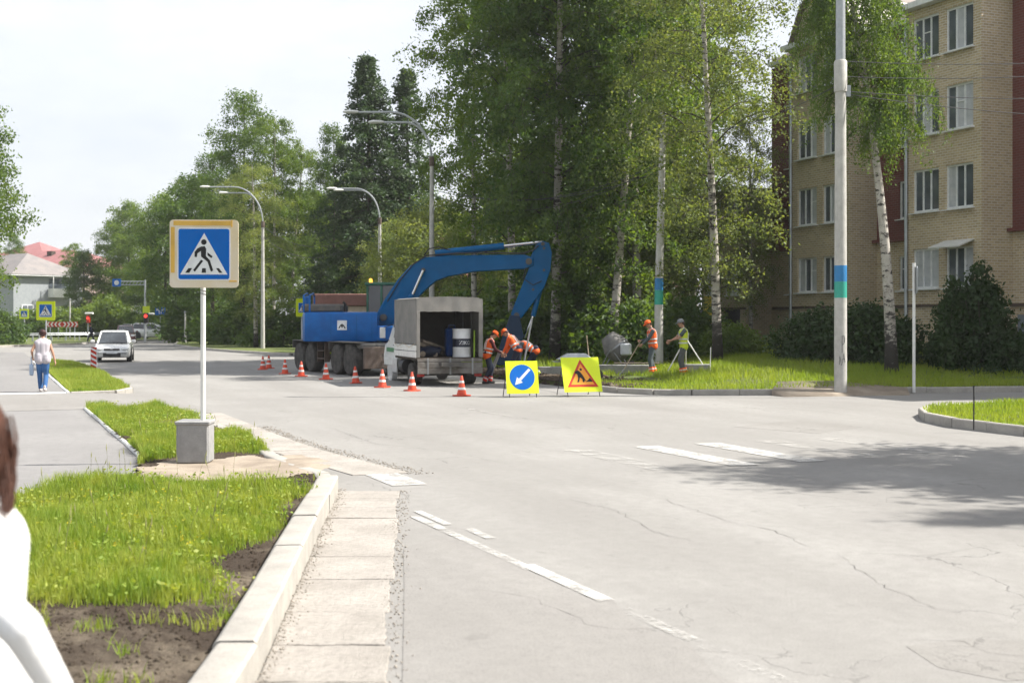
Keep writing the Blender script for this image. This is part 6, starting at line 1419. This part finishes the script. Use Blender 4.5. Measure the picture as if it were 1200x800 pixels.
person('person in a white shirt with reddish brown hair on the verge', p, PI+.1, 1.68, .03, 0, {1: (-.3, .24, .95), -1: (.3, -.22, 1.0)}, {1: (.2, .09), -1: (-.2, -.09)}, 'white_cloth', legs='denim', hair='hair_brown', hair_long=.05, hair_vol=.03, bands=False, vox=.012, long_shirt=.16, slope=.09)

# ------------------------------------------------------------------ tools and material on the verge
def rod_thing(name, label, cat, a, b_, r, m, headf=None, group=None):
    a = Vector(a); b_ = Vector(b_); e = thing(name, label, cat, a, 0, group); MB().cyl((0, 0, 0), b_-a, r, n=8).build('handle', m, e)
    if headf: headf(e, b_-a)
    return e
def blade(e, v):
    d = v.normalized(); x, y = frame_for(d); b = MB(); M_ = Matrix((( x.x, d.x, y.x, 0), (x.y, d.y, y.y, 0), (x.z, d.z, y.z, 0), (0, 0, 0, 1)))
    b.loft([[(w_, 0-l, .02*(1-abs(w_)/.13)) for w_ in (-ww, -ww/2, 0, ww/2, ww)]+[(w_, 0-l, .02*(1-abs(w_)/.13)+.004) for w_ in (ww, ww/2, 0, -ww/2, -ww)] for l, ww in ((-.1, .11), (.12, .12), (.2, .07))], True, M_); b.build('blade', 'steel', e)
hnd = WD+Vector((-.44, .02, .98)); rod_thing('shovel', 'shovel held by the worker in the orange cap', 'shovel', hnd+Vector((.06, 0, .12)), WD+Vector((-.95, .05, .12)), .017, 'tool_wood', lambda e, v: (MB().bbox(v+Vector((-.05, 0, -.05)), (.24, .2, .03), .01, ry=-.9).build('blade', 'steel', e)))
p = D(584, 40.6); rod_thing('plank', 'grey plank tilted in front of the worker beside the truck', 'plank', (p.x+.05, p.y-.1, 1.0), (p.x-.32, p.y-.1, .15), .02, 'log_wood', lambda e, v: (MB().bbox(v*.5, (.1, .05, 1.0), .01, ry=.4).build('board', 'old_concrete', e)))
p = D(612, 41.6, LZ(D(612, 41.6))); rod_thing('crowbar', 'long pale pole held upright between the two stooping workers', 'pole', (p.x-.05, p.y-.25, p.z-.05), (p.x+.32, p.y-.25, zpx(372, p.y)), .028, 'galvanised', lambda e, v: (MB().ball(v, .035, 8).build('tip', 'steel', e)))
# tripod stand behind the lime worker
p = lw(803, 432); ap = Vector((.02, 0, 1.12)); e = thing('tripod', 'white tripod stand behind the worker in lime', 'tripod', p)
for dx, dy in ((-.62, .05), (.72, -.05), (.1, .6)): MB().tube([ap, (dx, dy, LZ(p+Vector((dx, dy, 0)))-p.z-.02)], [.022, .018], 8).build('leg', 'white_paint', e)
MB().lathe([(.08, 1.1), (.09, 1.13), (.05, 1.17)], 12).build('head', 'steel', e)
p = lw(832, 436); e = thing('marking_rod', 'thin pale rod standing beside the slender birch', 'rod', p); MB().tube([(0, 0, -.05), (.02, 0, .8)], .012, 6).build('shaft', 'white_paint', e); MB().ball((.02, 0, .8), .018, 8).build('tip', 'white_paint', e)
# concrete mixer
p = lw(722, 428); e = thing('concrete_mixer', 'grey concrete mixer with tilted drum on the dug up verge', 'concrete mixer', p, R(-15))
Mx = Matrix.Translation((0, 0, .78)) @ Matrix.Rotation(R(-38), 4, 'Y'); MB().lathe([(.12, -.5), (.34, -.42), (.46, -.12), (.46, .08), (.3, .42), (.26, .5), (.23, .5), (.27, .4), (.4, .06)], 24, Mx).build('drum', 'mixer_grey', e)
MB().lathe([(.475, -.06), (.475, .0)], 24, Mx).build('ring_gear', 'steel', e)
b = MB()
for sy in (-1, 1): b.tube([(-.5, sy*.42, .0), (-.1, sy*.42, .75), (.45, sy*.42, .0)], .025, 8); b.cyl((-.1, sy*.42, .75), (-.02, 0, .78), .025, n=8)
b.cyl((-.5, -.42, .15), (-.5, .42, .15), .022, n=8); b.build('frame', 'steel', e)
MB().bbox((.42, -.42, .72), (.36, .26, .42), .05).build('motor_housing', 'bag_white', e)
for sy in (-1, 1): MB().lathe([(.16, -.03), (.16, .03)], 16, Matrix.Translation((.45, sy*.5, .15)) @ Matrix.Rotation(R(90), 4, 'X')).build('wheel', 'rubber', e)
# kerb stones waiting on the verge
for i, (px_, py_, l, rz, lab) in enumerate(((716, 436, 1.3, .05, 'grey concrete kerb block lying below the mixer'), (741, 436.5, 1.1, -.04, 'grey concrete kerb block lying before the worker in orange'), (815, 437, .95, .06, 'grey concrete kerb block lying right of the worker in lime'), (650, 440, 1.2, .2, 'grey concrete kerb block lying behind the warning board'))):
    p = lw(px_, py_); o = MB().bbox((0, 0, .15), (l, .18, .32), .02).build('kerb_block', 'old_concrete', None, p, (0, 0, rz)); tag(o, lab, 'kerb block', 'kerb blocks waiting on the verge')
p = lw(746, 434); o = MB().bbox((0, 0, .33), (1.5, .16, .04), .006).build('loose_board', 'log_wood', None, p, (0, 0, -.03)); tag(o, 'pale loose board resting on the kerb block', 'board')
# wheelbarrow behind the warning board
p = lw(676, 445); e = thing('wheelbarrow', 'grey metal wheelbarrow tipped behind the warning board', 'wheelbarrow', p, R(8)); e.scale = (.85, .85, .82)
b = MB(); b.loft([[(-.75, -.3, .78), (.7, -.3, .72), (.7, .3, .72), (-.75, .3, .78)], [(-.35, -.2, 1.02), (.3, -.2, 1.02), (.3, .2, 1.02), (-.35, .2, 1.02)]]); b.build('tub', 'galvanised', e, bevel=.03)
for sy in (-1, 1): MB().tube([(-.9, sy*.25, .7), (.3, sy*.25, .75), (.75, sy*.1, .45)], .018, 6).build('handle', 'steel', e); MB().tube([(-.25, sy*.25, .78), (-.3, sy*.28, .0)], .018, 6).build('leg', 'steel', e)
MB().lathe([(.2, -.04), (.21, 0), (.2, .04)], 18, Matrix.Translation((.78, 0, .2)) @ Matrix.Rotation(R(90), 4, 'X')).build('wheel', 'rubber', e); MB().tube([(.74, 0, .2), (.72, 0, .5)], .02, 6).build('fork', 'steel', e)
p = lw(684, 440); rod_thing('shovel', 'shovel stuck upright in the soil behind the warning board', 'shovel', (p.x+.1, p.y, p.z+1.35), (p.x+.22, p.y, p.z+.12), .018, 'tool_wood', lambda e, v: (MB().bbox(v+Vector((.01, 0, -.1)), (.2, .03, .28), .01, ry=.1).build('blade', 'steel', e)))
# ------------------------------------------------------------------ haze: thin summer air round everything
hb = MB(); hb.box((-40, 200, 21), (460, 460, 48)); hz = hb.build('haze', 'wire'); hz['kind'] = 'stuff'; hz['label'] = 'thin pale summer haze over the whole street'; hz['category'] = 'haze'
hm_ = bpy.data.materials.new('haze_air'); hm_.use_nodes = True; ht = hm_.node_tree; ht.nodes.clear()
ho = ht.nodes.new('ShaderNodeOutputMaterial'); hv_ = ht.nodes.new('ShaderNodeVolumePrincipled'); hv_.inputs['Color'].default_value = (.97, .98, 1, 1); hv_.inputs['Density'].default_value = .00028; hv_.inputs['Anisotropy'].default_value = .3
ht.links.new(hv_.outputs['Volume'], ho.inputs['Volume']); hz.data.materials.clear(); hz.data.materials.append(hm_)
